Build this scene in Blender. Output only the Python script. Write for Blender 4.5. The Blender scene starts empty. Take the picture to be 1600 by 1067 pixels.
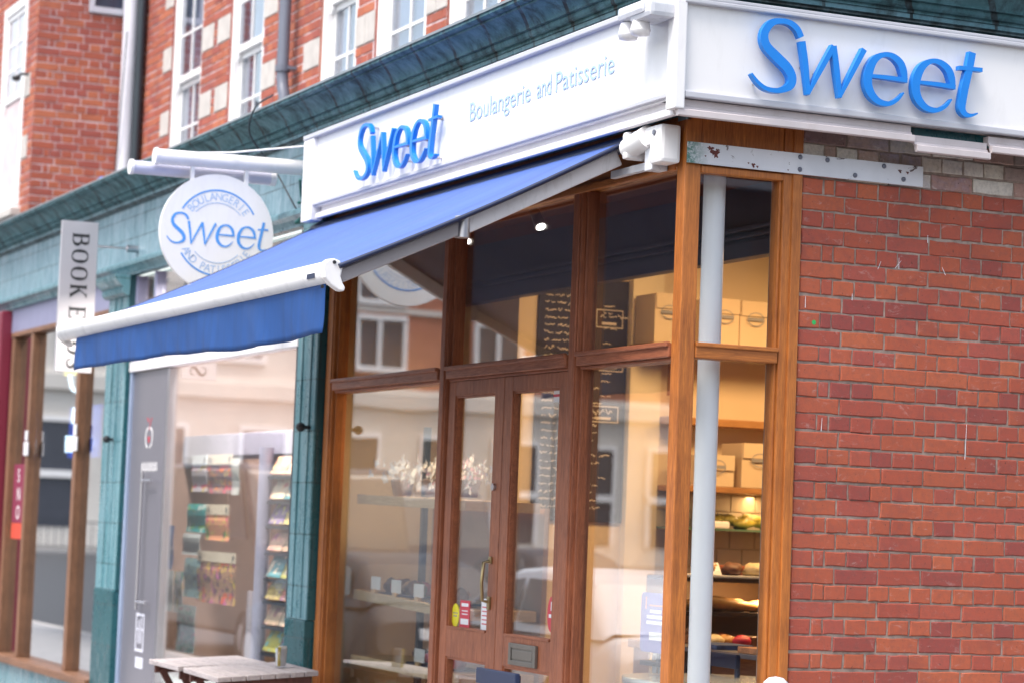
import bpy, bmesh, math, random
from mathutils import Vector, Matrix
random.seed(7)
SC = bpy.context.scene
COL = SC.collection
R = math.radians
PI = math.pi

# ------------------------------------------------------------------ camera, sky, sun, exposure
cam_d = bpy.data.cameras.new("camera")
cam = bpy.data.objects.new("camera", cam_d)
COL.objects.link(cam)
SC.camera = cam
cam_d.sensor_width = 36.0
cam_d.lens = 87.77
cam_d.clip_start = 0.1
cam_d.clip_end = 3000
cx = Vector((0.40360974, 0.91411453, 0.03864973))
cu = Vector((0.05155895, -0.06490043, 0.99655888))
cf = Vector((-0.91347734, 0.40022814, 0.07332523))
m = Matrix.Identity(4)
for i in range(3):
    m[i][0], m[i][1], m[i][2] = cx[i], cu[i], -cf[i]
m[0][3], m[1][3], m[2][3] = 9.58167, -4.98881, 1.65
cam.matrix_world = m
cam_d.dof.use_dof = True
cam_d.dof.focus_distance = 10.9
cam_d.dof.aperture_fstop = 2.9

world = bpy.data.worlds.new("World")
SC.world = world
world.use_nodes = True
wn = world.node_tree
bg = wn.nodes["Background"]
sky = wn.nodes.new("ShaderNodeTexSky")
sky.sky_type = 'NISHITA'
sky.sun_disc = False
SUN_EL, SUN_AZ = R(60), R(158)          # azimuth clockwise from +Y
sky.sun_elevation = SUN_EL
sky.sun_rotation = SUN_AZ
sky.air_density = 1.3
sky.dust_density = 3.0
sky.ozone_density = 1.0
hs_ = wn.nodes.new("ShaderNodeHueSaturation")      # thin high overcast: paler than a clear sky
hs_.inputs["Saturation"].default_value = .62
wn.links.new(sky.outputs[0], hs_.inputs["Color"])
wn.links.new(hs_.outputs[0], bg.inputs[0])
bg.inputs[1].default_value = 0.15

sun_d = bpy.data.lights.new("sun", 'SUN')
sun_d.energy = 1.5
sun_d.angle = R(25)
sun_d.color = (1.0, 0.95, 0.9)
sun = bpy.data.objects.new("sun", sun_d)
COL.objects.link(sun)
sdir = Vector((math.sin(SUN_AZ) * math.cos(SUN_EL), math.cos(SUN_AZ) * math.cos(SUN_EL), math.sin(SUN_EL)))
sun.rotation_euler = sdir.to_track_quat('Z', 'Y').to_euler()
sun.location = (0, -20, 30)

SC.view_settings.view_transform = 'Standard'
SC.view_settings.look = 'None'
SC.view_settings.exposure = 1.32
SC.view_settings.gamma = 1.0
SC.render.engine = 'CYCLES'
SC.cycles.max_bounces = 10
SC.cycles.transparent_max_bounces = 24
SC.cycles.glossy_bounces = 4
SC.cycles.caustics_reflective = False
SC.cycles.caustics_refractive = False
SC.cycles.sample_clamp_indirect = 6.0

# ------------------------------------------------------------------ mesh helpers
class MB:
    """collects faces, builds ONE mesh object"""
    def __init__(self):
        self.v = []; self.f = []; self.mi = []; self.sm = []
    def add(self, vs, fs, mi=0, smooth=False):
        o = len(self.v)
        self.v += [tuple(p) for p in vs]
        for f in fs:
            self.f.append([i + o for i in f]); self.mi.append(mi); self.sm.append(smooth)
    def quad(self, a, b, c, d, mi=0):
        self.add([a, b, c, d], [(0, 1, 2, 3)], mi)
    def box(self, x0, x1, y0, y1, z0, z1, mi=0, ch=0.0):
        if x0 > x1: x0, x1 = x1, x0
        if y0 > y1: y0, y1 = y1, y0
        if z0 > z1: z0, z1 = z1, z0
        if ch <= 0:
            vs = [(x, y, z) for z in (z0, z1) for y in (y0, y1) for x in (x0, x1)]
            self.add(vs, [(0, 2, 3, 1), (4, 5, 7, 6), (0, 1, 5, 4), (2, 6, 7, 3), (0, 4, 6, 2), (1, 3, 7, 5)], mi)
            return
        ch = min(ch, (x1 - x0) * .45, (y1 - y0) * .45, (z1 - z0) * .45)
        bm = bmesh.new()
        vs = [bm.verts.new((x, y, z)) for z in (z0, z1) for y in (y0, y1) for x in (x0, x1)]
        for f in [(0, 2, 3, 1), (4, 5, 7, 6), (0, 1, 5, 4), (2, 6, 7, 3), (0, 4, 6, 2), (1, 3, 7, 5)]:
            bm.faces.new([vs[i] for i in f])
        bmesh.ops.bevel(bm, geom=bm.edges[:], offset=ch, segments=2, profile=.6, affect='EDGES')
        bm.verts.index_update()
        self.add([v.co[:] for v in bm.verts], [[v.index for v in f.verts] for f in bm.faces], mi)
        bm.free()
    def prism(self, poly, p0, u, v, w, depth, mi=0, smooth=False):
        """poly in (u,v) coordinates at p0, extruded along w by depth (convex or simple polygon)"""
        p0, u, v, w = Vector(p0), Vector(u), Vector(v), Vector(w)
        n = len(poly)
        a = [p0 + u * s + v * t for s, t in poly]
        b = [p + w * depth for p in a]
        fs = [list(range(n))[::-1], list(range(n, 2 * n))]
        self.add(a + b, fs, mi)
        o = len(self.v) - 2 * n
        for i in range(n):
            j = (i + 1) % n
            self.f.append([o + i, o + j, o + n + j, o + n + i]); self.mi.append(mi); self.sm.append(smooth)
    def cyl(self, p0, p1, r0, r1=None, n=16, mi=0, cap=True, smooth=True):
        p0, p1 = Vector(p0), Vector(p1)
        r1 = r0 if r1 is None else r1
        d = (p1 - p0).normalized()
        a = d.orthogonal().normalized(); b = d.cross(a)
        vs = []
        for p, r in ((p0, r0), (p1, r1)):
            for i in range(n):
                t = 2 * PI * i / n
                vs.append(p + a * (r * math.cos(t)) + b * (r * math.sin(t)))
        self.add(vs, [(i, (i + 1) % n, n + (i + 1) % n, n + i) for i in range(n)], mi, smooth)
        if cap:
            self.add(vs[:n], [list(range(n))[::-1]], mi); self.add(vs[n:], [list(range(n))], mi)
    def tube(self, pts, r, n=8, mi=0, cap=True):
        pts = [Vector(p) for p in pts]
        rs = r if isinstance(r, (list, tuple)) else [r] * len(pts)
        a = None; rings = []
        for i, p in enumerate(pts):
            d = (pts[min(i + 1, len(pts) - 1)] - pts[max(i - 1, 0)]).normalized()
            a = d.orthogonal().normalized() if a is None else (a - d * a.dot(d)).normalized()
            b = d.cross(a)
            rings.append([p + a * (rs[i] * math.cos(2 * PI * k / n)) + b * (rs[i] * math.sin(2 * PI * k / n)) for k in range(n)])
        vs = [q for g in rings for q in g]
        fs = []
        for i in range(len(pts) - 1):
            for k in range(n):
                fs.append((i * n + k, i * n + (k + 1) % n, (i + 1) * n + (k + 1) % n, (i + 1) * n + k))
        self.add(vs, fs, mi, True)
        if cap:
            self.add(rings[0], [list(range(n))[::-1]], mi); self.add(rings[-1], [list(range(n))], mi)
    def lathe(self, prof, c, axis=(0, 0, 1), n=24, mi=0, smooth=True):
        """prof: list of (radius, height along axis)"""
        c = Vector(c); d = Vector(axis).normalized()
        a = d.orthogonal().normalized(); b = d.cross(a)
        vs = [c + d * h + a * (r * math.cos(2 * PI * k / n)) + b * (r * math.sin(2 * PI * k / n)) for r, h in prof for k in range(n)]
        fs = []
        for i in range(len(prof) - 1):
            for k in range(n):
                fs.append((i * n + k, i * n + (k + 1) % n, (i + 1) * n + (k + 1) % n, (i + 1) * n + k))
        self.add(vs, fs, mi, smooth)
        if prof[0][0] > 1e-4: self.add(vs[:n], [list(range(n))[::-1]], mi)
        if prof[-1][0] > 1e-4: self.add(vs[-n:], [list(range(n))], mi)
    def blob(self, c, rx, ry, rz, seed=0, amp=.15, nu=10, nv=7, mi=0):
        rnd = random.Random(seed)
        ph = [rnd.uniform(0, 6.28) for _ in range(4)]
        vs = []
        for j in range(nv + 1):
            th = PI * j / nv
            for i in range(nu):
                p = 2 * PI * i / nu
                k = 1 + amp * (math.sin(3 * p + ph[0]) * math.sin(2 * th + ph[1]) + .6 * math.sin(5 * p + ph[2] + 2 * th))
                vs.append((c[0] + rx * k * math.sin(th) * math.cos(p), c[1] + ry * k * math.sin(th) * math.sin(p), c[2] + rz * k * math.cos(th)))
        fs = [(j * nu + i, (j + 1) * nu + i, (j + 1) * nu + (i + 1) % nu, j * nu + (i + 1) % nu) for j in range(nv) for i in range(nu)]
        self.add(vs, fs, mi, True)
    def build(self, name, mats, parent=None, bevel=0, seg=2):
        o0 = Vector(parent["_o"]) if parent is not None else Vector((0, 0, 0))
        me = bpy.data.meshes.new(name)
        me.from_pydata([tuple(Vector(p) - o0) for p in self.v], [], self.f)
        if not isinstance(mats, (list, tuple)): mats = [mats]
        for mt in mats: me.materials.append(mt)
        me.polygons.foreach_set("material_index", self.mi)
        me.polygons.foreach_set("use_smooth", self.sm)
        me.update()
        o = bpy.data.objects.new(name, me)
        COL.objects.link(o)
        if parent is not None:
            o.parent = parent
        o["_o"] = tuple(o0)
        if bevel > 0:
            bv = o.modifiers.new("bevel", 'BEVEL'); bv.width = bevel; bv.segments = seg; bv.limit_method = 'ANGLE'; bv.angle_limit = R(40)
        return o

def tag(o, label=None, cat=None, group=None, kind=None):
    if label: o["label"] = label
    if cat: o["category"] = cat
    if group: o["group"] = group
    if kind: o["kind"] = kind
    return o

def thing(name, label, cat, loc=(0, 0, 0), group=None):
    o = bpy.data.objects.new(name, None)
    o.empty_display_size = .1
    o.location = loc
    COL.objects.link(o)
    o["_o"] = tuple(loc)
    return tag(o, label, cat, group)

def copy_tree(o, parent=None):
    kids = list(o.children)
    c = o.copy(); COL.objects.link(c)
    if parent is not None: c.parent = parent
    for k in kids: copy_tree(k, c)
    return c

def B(name, mats, parent, *a, ch=0.0, bevel=0):
    mb = MB(); mb.box(*a, ch=ch); return mb.build(name, mats, parent, bevel=bevel)

def text_mesh(s, size, extrude=0.0, squeeze=1.0, shear=0.0, spacing=1.0, align='LEFT'):
    """built-in font, returns verts (x right, y up) and faces"""
    cu_ = bpy.data.curves.new("txt", 'FONT')
    cu_.body = s; cu_.size = size; cu_.extrude = extrude; cu_.shear = shear; cu_.space_character = spacing; cu_.align_x = align
    cu_.resolution_u = 4
    t = bpy.data.objects.new("txt", cu_)
    COL.objects.link(t)
    dg = bpy.context.evaluated_depsgraph_get(); dg.update()
    me = bpy.data.meshes.new_from_object(t.evaluated_get(dg))
    vs = [(v.co.x * squeeze, v.co.y, v.co.z) for v in me.vertices]
    fs = [list(p.vertices) for p in me.polygons]
    bpy.data.objects.remove(t); bpy.data.meshes.remove(me); bpy.data.curves.remove(cu_)
    return vs, fs

def put(mb, vf, o, u, v, w, mi=0):
    o, u, v, w = Vector(o), Vector(u), Vector(v), Vector(w)
    vs, fs = vf
    mb.add([o + u * a + v * b + w * c for a, b, c in vs], fs, mi)

def spline(pts, n=6):
    out = []
    for i in range(len(pts) - 1):
        p0 = pts[max(i - 1, 0)]; p1 = pts[i]; p2 = pts[i + 1]; p3 = pts[min(i + 2, len(pts) - 1)]
        for k in range(n):
            t = k / n
            out.append(tuple(.5 * ((2 * p1[j]) + (-p0[j] + p2[j]) * t + (2 * p0[j] - 5 * p1[j] + 4 * p2[j] - p3[j]) * t * t
                                   + (-p0[j] + 3 * p1[j] - 3 * p2[j] + p3[j]) * t ** 3) for j in range(len(p1))))
    out.append(tuple(pts[-1]))
    return out

def stroke(mb, pts, o, u, v, w, depth, mi=0, n=6, lift=0.0):
    """variable-width stroke (a,b,width) as a solid letter stroke raised along w"""
    o, u, v, w = Vector(o), Vector(u), Vector(v), Vector(w)
    P = spline(pts, n) if len(pts) > 2 else list(pts)
    L = []; Rr = []
    for i, (a, b, wd) in enumerate(P):
        a0, b0 = P[max(i - 1, 0)][:2]; a1, b1 = P[min(i + 1, len(P) - 1)][:2]
        d = Vector((a1 - a0, b1 - b0)); d.normalize()
        nn = Vector((-d.y, d.x))
        L.append((a + nn.x * wd / 2, b + nn.y * wd / 2)); Rr.append((a - nn.x * wd / 2, b - nn.y * wd / 2))
    k = len(P)
    vs = []
    for h in (0.0, depth + lift):
        for q in (L, Rr):
            vs += [o + u * a + v * b + w * h for a, b in q]
    fs = []
    for i in range(k - 1):
        fs.append((2 * k + i, 3 * k + i, 3 * k + i + 1, 2 * k + i + 1))
        fs.append((i, i + 1, k + i + 1, k + i))
        fs.append((i, 2 * k + i, 2 * k + i + 1, i + 1))
        fs.append((k + i, k + i + 1, 3 * k + i + 1, 3 * k + i))
    fs.append((0, k, 3 * k, 2 * k)); fs.append((k - 1, 3 * k - 1, 4 * k - 1, 2 * k - 1)[::1])
    mb.add(vs, fs, mi)

# ------------------------------------------------------------------ material helpers
def newmat(name):
    mt = bpy.data.materials.new(name); mt.use_nodes = True
    nt = mt.node_tree
    return mt, nt, nt.nodes["Principled BSDF"]
def nd(nt, t, **k):
    n = nt.nodes.new(t)
    for a, b in k.items(): setattr(n, a, b)
    return n
def coords(nt, scale=(1, 1, 1), loc=(0, 0, 0), rot=(0, 0, 0), world_pos=False):
    mp = nd(nt, "ShaderNodeMapping")
    mp.inputs["Scale"].default_value = scale; mp.inputs["Location"].default_value = loc; mp.inputs["Rotation"].default_value = rot
    if world_pos:
        g = nd(nt, "ShaderNodeNewGeometry"); nt.links.new(g.outputs["Position"], mp.inputs[0])
    else:
        t = nd(nt, "ShaderNodeTexCoord"); nt.links.new(t.outputs["Object"], mp.inputs[0])
    return mp.outputs[0]
def noise(nt, vec, scale=5, detail=4, rough=.55, dist=0):
    n = nd(nt, "ShaderNodeTexNoise")
    n.inputs["Scale"].default_value = scale; n.inputs["Detail"].default_value = detail
    n.inputs["Roughness"].default_value = rough; n.inputs["Distortion"].default_value = dist
    nt.links.new(vec, n.inputs["Vector"])
    return n.outputs["Fac"]
def ramp(nt, fac, stops, interp='LINEAR'):
    r = nd(nt, "ShaderNodeValToRGB"); r.color_ramp.interpolation = interp
    el = r.color_ramp.elements
    while len(el) > 1: el.remove(el[0])
    el[0].position = stops[0][0]; el[0].color = (*stops[0][1], 1)
    for p, c in stops[1:]:
        e = el.new(p); e.color = (*c, 1)
    nt.links.new(fac, r.inputs[0])
    return r.outputs[0]
def mixc(nt, fac, a, b, mode='MIX'):
    mx = nd(nt, "ShaderNodeMix", data_type='RGBA', blend_type=mode)
    if isinstance(fac, (int, float)): mx.inputs[0].default_value = fac
    else: nt.links.new(fac, mx.inputs[0])
    for s, i in ((a, 6), (b, 7)):
        if isinstance(s, tuple): mx.inputs[i].default_value = (*s, 1)
        else: nt.links.new(s, mx.inputs[i])
    return mx.outputs[2]
def math_(nt, op, a, b=None):
    mm = nd(nt, "ShaderNodeMath", operation=op)
    for s, i in ((a, 0), (b, 1)):
        if s is None: continue
        if isinstance(s, (int, float)): mm.inputs[i].default_value = s
        else: nt.links.new(s, mm.inputs[i])
    return mm.outputs[0]
def bump(nt, bs, h, strength=.3, dist=.005):
    b = nd(nt, "ShaderNodeBump"); b.inputs["Strength"].default_value = strength; b.inputs["Distance"].default_value = dist
    nt.links.new(h, b.inputs["Height"]); nt.links.new(b.outputs[0], bs.inputs["Normal"])
def g3(c, k): return tuple(min(1, x * k) for x in c)

def paint(name, c, rough=.45, var=.08, scale=4, dirt=None, dirt_amt=.35, bumpy=.05, metal=0.0):
    mt, nt, bs = newmat(name)
    v = coords(nt, world_pos=False)
    f = noise(nt, v, scale, 5, .6)
    col = ramp(nt, f, [(.3, g3(c, 1 - var)), (.7, g3(c, 1 + var))])
    if dirt:
        f2 = noise(nt, coords(nt, (1.5, 1.5, .5)), 7, 8, .7, .4)
        f2r = ramp(nt, f2, [(.52, (0, 0, 0)), (.72, (dirt_amt,) * 3)])
        col = mixc(nt, f2r, col, dirt)
    nt.links.new(col, bs.inputs["Base Color"])
    bs.inputs["Roughness"].default_value = rough; bs.inputs["Metallic"].default_value = metal
    if bumpy: bump(nt, bs, noise(nt, v, 60, 3), bumpy, .002)
    return mt

def wood(name, dark, light, grain='z', rough=.4, scale=1.0):
    mt, nt, bs = newmat(name)
    s = {'z': (26, 26, 1.6), 'x': (1.6, 26, 26), 'y': (26, 1.6, 26)}[grain]
    v = coords(nt, tuple(k * scale for k in s))
    f = noise(nt, v, 1.6, 8, .65, .6)
    f2 = noise(nt, coords(nt, tuple(k * scale * 4 for k in s)), 2.0, 4, .7)
    f3 = noise(nt, coords(nt, (3, 3, 3)), 1.3, 3)
    col = ramp(nt, f, [(.25, dark), (.5, tuple((a + b) / 2 for a, b in zip(dark, light))), (.72, light)])
    col = mixc(nt, ramp(nt, f2, [(.42, (.45,) * 3), (.56, (0, 0, 0))]), col, g3(dark, .45))
    col = mixc(nt, ramp(nt, f3, [(.4, (0, 0, 0)), (.75, (.35,) * 3)]), col, g3(light, 1.25))
    nt.links.new(col, bs.inputs["Base Color"])
    nt.links.new(ramp(nt, f2, [(.3, (rough + .2,) * 3), (.7, (rough,) * 3)]), bs.inputs["Roughness"])
    bump(nt, bs, f, .25, .002)
    return mt

def glass(name, tint=(.93, .95, .95), wobble=0.0, boost=1.0, wscale=2.0, wd=.01):
    mt, nt, bs = newmat(name)
    nt.nodes.remove(bs)
    out = nt.nodes["Material Output"]
    tr = nd(nt, "ShaderNodeBsdfTransparent"); tr.inputs[0].default_value = (*tint, 1)
    gl = nd(nt, "ShaderNodeBsdfGlossy"); gl.inputs["Roughness"].default_value = 0.0; gl.inputs["Color"].default_value = (1, 1, 1, 1)
    geo = nd(nt, "ShaderNodeNewGeometry")
    ior = math_(nt, 'SUBTRACT', 1.52, math_(nt, 'MULTIPLY', geo.outputs["Backfacing"], 1.52 - 1 / 1.52))
    fr = nd(nt, "ShaderNodeFresnel"); nt.links.new(ior, fr.inputs["IOR"])
    fac = math_(nt, 'MINIMUM', math_(nt, 'MULTIPLY', fr.outputs[0], boost), .95)
    if wobble > 0:
        b = nd(nt, "ShaderNodeBump"); b.inputs["Strength"].default_value = wobble; b.inputs["Distance"].default_value = wd
        nt.links.new(noise(nt, coords(nt), wscale, 1, .4), b.inputs["Height"])
        nt.links.new(b.outputs[0], gl.inputs["Normal"])
    mx = nd(nt, "ShaderNodeMixShader")
    nt.links.new(fac, mx.inputs[0]); nt.links.new(tr.outputs[0], mx.inputs[1]); nt.links.new(gl.outputs[0], mx.inputs[2])
    nt.links.new(mx.outputs[0], out.inputs[0])
    return mt

def emit(name, c, s):
    mt, nt, bs = newmat(name)
    bs.inputs["Base Color"].default_value = (*c, 1)
    bs.inputs["Emission Color"].default_value = (*c, 1); bs.inputs["Emission Strength"].default_value = s
    return mt

def brickmat(name, cols, stain=(.12, .06, .05), pale=(.5, .36, .33), pale_amt=.4):
    mt, nt, bs = newmat(name)
    g = nd(nt, "ShaderNodeNewGeometry")
    n = len(cols)
    base = ramp(nt, g.outputs["Random Per Island"], [(i / n, c) for i, c in enumerate(cols)], 'CONSTANT')
    v = coords(nt)
    base = mixc(nt, ramp(nt, noise(nt, v, 1.1, 4, .6), [(.35, (0, 0, 0)), (.7, (.55,) * 3)]), base, g3(cols[0], .62))
    base = mixc(nt, ramp(nt, noise(nt, coords(nt, (1, 1, 1.4), (3, 1, 7)), 2.6, 7, .7, .6), [(.52, (0, 0, 0)), (.66, (.45,) * 3)]), base, (cols[0][0] * .48, cols[0][1] * .55, cols[0][2] * 1.0))
    base = mixc(nt, ramp(nt, noise(nt, coords(nt, (1, 1, 1), (9, 2, 4)), 55, 3, .6), [(.66, (0, 0, 0)), (.72, (.7,) * 3)]), base, (.045, .022, .02))
    base = mixc(nt, ramp(nt, noise(nt, v, 38, 6, .7), [(.45, (0, 0, 0)), (.8, (.5,) * 3)]), base, stain)
    base = mixc(nt, ramp(nt, noise(nt, coords(nt, (1, 1, 1.8)), 16, 7, .75, .8), [(.58, (0, 0, 0)), (.74, (pale_amt,) * 3)]), base, pale)
    nt.links.new(base, bs.inputs["Base Color"])
    bs.inputs["Roughness"].default_value = .85
    bump(nt, bs, noise(nt, v, 120, 5, .7), .5, .003)
    return mt

def stuccomat(name, c, rough=.9):
    return paint(name, c, rough, .12, 6, g3(c, .5), .3, .25)

# ------------------------------------------------------------------ palette
M = {}
M['white'] = paint("white_paint", (.80, .78, .78), .35, .03, 3, (.45, .42, .40), .18)
M['whitegrime'] = paint("white_paint_weathered", (.72, .70, .72), .5, .06, 3, (.30, .26, .24), .4)
M['signwhite'] = paint("sign_white", (.80, .78, .775), .3, .02, 1.2, (.50, .47, .45), .16)
M['cream_trim'] = paint("cream_trim", (.56, .50, .50), .45, .05, 3, (.35, .28, .25), .3)
M['alu'] = paint("grey_aluminium_trim", (.50, .50, .54), .4, .04, 4)
M['blue'] = paint("blue_letter", (.004, .20, .66), .35, .04, 5)
M['bluepale'] = paint("blue_vinyl", (.08, .30, .72), .5, .04, 5)
M['bluetext'] = paint("pale_blue_vinyl", (.36, .49, .70), .5, .04, 5)
M['wood'] = wood("oak_frame_upright", (.24, .065, .014), (.50, .165, .030), 'z')
M['woodx'] = wood("oak_frame_rail", (.24, .065, .014), (.50, .165, .030), 'x')
M['woody'] = wood("oak_frame_side_rail", (.24, .065, .014), (.50, .165, .030), 'y')
M['mahog'] = wood("red_brown_frame_upright", (.19, .054, .026), (.40, .130, .056), 'z')
M['mahogx'] = wood("red_brown_frame_rail", (.19, .054, .026), (.40, .130, .056), 'x')
M['brownwood'] = wood("mid_brown_frame", (.13, .06, .03), (.27, .13, .07), 'z')
M['brownwoodx'] = wood("mid_brown_rail", (.13, .06, .03), (.27, .13, .07), 'x')
M['shelfwood'] = wood("pale_shelf_wood", (.56, .37, .19), (.72, .52, .31), 'x')
M['counterwood'] = wood("orange_counter_wood", (.32, .14, .04), (.48, .24, .08), 'y')
M['tablewood'] = wood("grey_table_wood", (.30, .255, .255), (.50, .44, .435), 'x', .6)
M['tableleg'] = wood("dark_table_leg", (.07, .025, .02), (.16, .06, .045), 'z')
M['glass'] = glass("shop_glass", (.92, .94, .94), .07, 1.85, .8, .012)
M['sideglass'] = glass("side_glass", (.96, .97, .97), .0, 1.0)
M['glassold'] = glass("old_shop_glass", (.92, .94, .93), .22, 1.8, .9, .016)
M['glassup'] = glass("upper_window_glass", (.80, .84, .90), .0, 1.5)
M['clear'] = glass("tumbler_glass", (.95, .96, .97))
M['brick'] = brickmat("shop_brick", [(.38, .078, .040), (.41, .092, .044), (.345, .068, .042), (.44, .108, .046), (.385, .080, .046), (.27, .054, .044), (.40, .090, .042), (.36, .076, .052), (.42, .098, .044)], pale_amt=.5)
M['brickup'] = brickmat("upper_brick", [(.38, .095, .055), (.43, .12, .06), (.33, .08, .06), (.46, .14, .07), (.40, .105, .07)], pale_amt=.2)
M['mortar'] = paint("mortar_grey", (.30, .225, .185), .95, .34, 22, (.13, .10, .10), .5, .4)
M['mortarup'] = stuccomat("mortar_pale", (.62, .50, .51))
M['oldpaint'] = brickmat("old_painted_brick", [(.62, .53, .44), (.46, .30, .25), (.68, .61, .54), (.34, .14, .11), (.60, .50, .42), (.24, .13, .12), (.66, .58, .52)], (.08, .06, .06), (.7, .66, .62), .6)
M['stone'] = stuccomat("cream_stone", (.50, .46, .43))
M['asphalt'] = stuccomat("asphalt", (.055, .055, .06))
M['pave'] = stuccomat("paving", (.30, .29, .29))
M['lead'] = paint("lead_flashing", (.20, .23, .25), .5, .1, 5)
M['grey_pipe'] = paint("grey_pipe", (.12, .13, .17), .4, .08, 6)
M['white_pipe'] = paint("white_pipe", (.62, .62, .68), .35, .05, 5)
M['steel'] = paint("brushed_steel", (.52, .50, .53), .34, .04, 2, None, 0, .02, 1.0)
M['doorgrey'] = paint("satin_grey_panel", (.15, .145, .17), .28, .04, 2)
M['black'] = paint("black", (.015, .015, .018), .5)
M['darktrim'] = paint("dark_trim", (.02, .03, .04), .4)
M['maroon'] = paint("maroon_paint", (.19, .018, .04), .4)
M['lilac'] = paint("lilac_signboard", (.22, .22, .33), .5)
M['navy'] = paint("navy_paint", (.010, .018, .055), .45)
M['warmwall'] = paint("warm_cream_wall", (.70, .56, .38), .8, .03)
M['creamwall'] = paint("cream_pier", (.82, .70, .50), .8, .03)
M['ceil'] = paint("brown_ceiling", (.16, .055, .045), .7, .06)
M['beam'] = paint("slate_blue_beam", (.052, .062, .11), .5, .10)
M['chalk'] = paint("chalk_mark", (.72, .62, .52), .9)
M['board'] = paint("blackboard", (.016, .012, .018), .7)
M['boxcard'] = paint("cream_cake_box", (.62, .48, .32), .7, .03)
M['logo'] = paint("grey_print", (.26, .25, .26), .7)
M['brass'] = paint("aged_brass", (.36, .27, .14), .35, .1, 6, None, 0, .03, .9)
M['pewter'] = paint("pewter", (.20, .18, .16), .4, .1, 8, None, 0, .05, .7)
M['rust'] = paint("rust_patch", (.12, .035, .03), .9, .3, 30)
M['moss'] = paint("green_stain", (.05, .16, .12), .9, .3, 20)

def plate_mat():
    mt, nt, bs = newmat("chipped_white_plate")
    v = coords(nt)
    f = noise(nt, coords(nt, (1, 1, 1.2)), 9, 8, .75, .5)
    c = ramp(nt, noise(nt, v, 3, 4), [(.3, (.55, .56, .60)), (.7, (.70, .70, .74))])
    c = mixc(nt, ramp(nt, f, [(.615, (0, 0, 0)), (.65, (1, 1, 1))]), c, (.09, .05, .045))
    sep = nd(nt, "ShaderNodeSeparateXYZ"); nt.links.new(v, sep.inputs[0])
    near = math_(nt, 'SUBTRACT', 1.0, math_(nt, 'MULTIPLY', math_(nt, 'ADD', sep.outputs[1], .60), 9.0))
    gfac = math_(nt, 'MULTIPLY', math_(nt, 'MAXIMUM', near, 0.0), ramp(nt, noise(nt, v, 40, 6, .8), [(.35, (0, 0, 0)), (.55, (1.2,) * 3)]))
    c = mixc(nt, math_(nt, 'MINIMUM', gfac, 1.0), c, (.07, .17, .14))
    nt.links.new(c, bs.inputs["Base Color"]); bs.inputs["Roughness"].default_value = .5
    bump(nt, bs, f, .4, .003)
    return mt
M['plate'] = plate_mat()

def tilemat(name, cols, tw, th, rough=.22, grime=(.02, .022, .025), grime_amt=.5, joint=(.03, .05, .055), streak=.5, gl=(.42, .62), off=.5, tone=None, jw=.006):
    """glazed tiles laid in x,z; grime runs down in streaks"""
    mt, nt, bs = newmat(name)
    v = coords(nt, (1, 1, 1), (0, 0, 0), (R(90), 0, 0), True)
    br = nd(nt, "ShaderNodeTexBrick")
    br.offset = off
    br.inputs["Scale"].default_value = 1.0; br.inputs["Brick Width"].default_value = tw; br.inputs["Row Height"].default_value = th
    br.inputs["Mortar Size"].default_value = jw; br.inputs["Mortar Smooth"].default_value = .3; br.inputs["Bias"].default_value = 0
    br.inputs["Color1"].default_value = (*cols[0], 1); br.inputs["Color2"].default_value = (*cols[1], 1); br.inputs["Mortar"].default_value = (*joint, 1)
    g = nd(nt, "ShaderNodeNewGeometry")
    mp = nd(nt, "ShaderNodeMapping"); mp.inputs["Rotation"].default_value = (R(90), 0, 0)
    # x+y as the running coordinate so that returns carry joints as well
    sep = nd(nt, "ShaderNodeSeparateXYZ"); nt.links.new(g.outputs["Position"], sep.inputs[0])
    cmb = nd(nt, "ShaderNodeCombineXYZ")
    nt.links.new(math_(nt, 'ADD', sep.outputs[0], sep.outputs[1]), cmb.inputs[0]); nt.links.new(sep.outputs[2], cmb.inputs[1])
    nt.links.new(cmb.outputs[0], br.inputs["Vector"])
    c = br.outputs["Color"]
    st = noise(nt, coords(nt, (9, 9, .9), world_pos=True), 1.5, 6, .65, .3)
    c = mixc(nt, ramp(nt, st, [(.42, (0, 0, 0)), (.68, (streak,) * 3)]), c, cols[2])
    gr = noise(nt, coords(nt, (3.0, 3.0, 2.2), world_pos=True), 2.6, 10, .74, .25)
    c = mixc(nt, ramp(nt, gr, [(gl[0], (0, 0, 0)), (gl[1], (grime_amt,) * 3)]), c, grime)
    nt.links.new(c, bs.inputs["Base Color"])
    nt.links.new(ramp(nt, gr, [(.4, (rough,) * 3), (.7, (rough + .4,) * 3)]), bs.inputs["Roughness"])
    inv = math_(nt, 'SUBTRACT', 1.0, br.outputs["Fac"])
    bump(nt, bs, math_(nt, 'ADD', inv, math_(nt, 'MULTIPLY', noise(nt, coords(nt, world_pos=True), 9, 3), .3)), .5, .004)
    return mt
M['frieze'] = tilemat("pale_teal_tile", [(.13, .24, .29), (.17, .29, .34), (.33, .44, .52)], .31, .17, .28, (.05, .11, .12), .45, (.05, .10, .11), .7, (.5, .75), .43)
M['cornice'] = tilemat("dark_teal_tile", [(.035, .115, .135), (.05, .145, .165), (.11, .23, .28)], .46, 2.0, .55, (.016, .022, .024), .72, (.008, .011, .012), .6, (.47, .62), jw=.022)
M['bed'] = tilemat("teal_bed_tile", [(.09, .21, .26), (.12, .25, .30), (.19, .32, .38)], .46, 2.0, .25, (.02, .03, .03), .75, (.015, .02, .022), .5, (.48, .66), jw=.01)
M['pil'] = tilemat("green_pilaster_tile", [(.075, .20, .235), (.10, .235, .27), (.29, .42, .47)], .40, .31, .2, (.03, .12, .13), .3, (.03, .10, .11), .6, (.55, .8))
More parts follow.
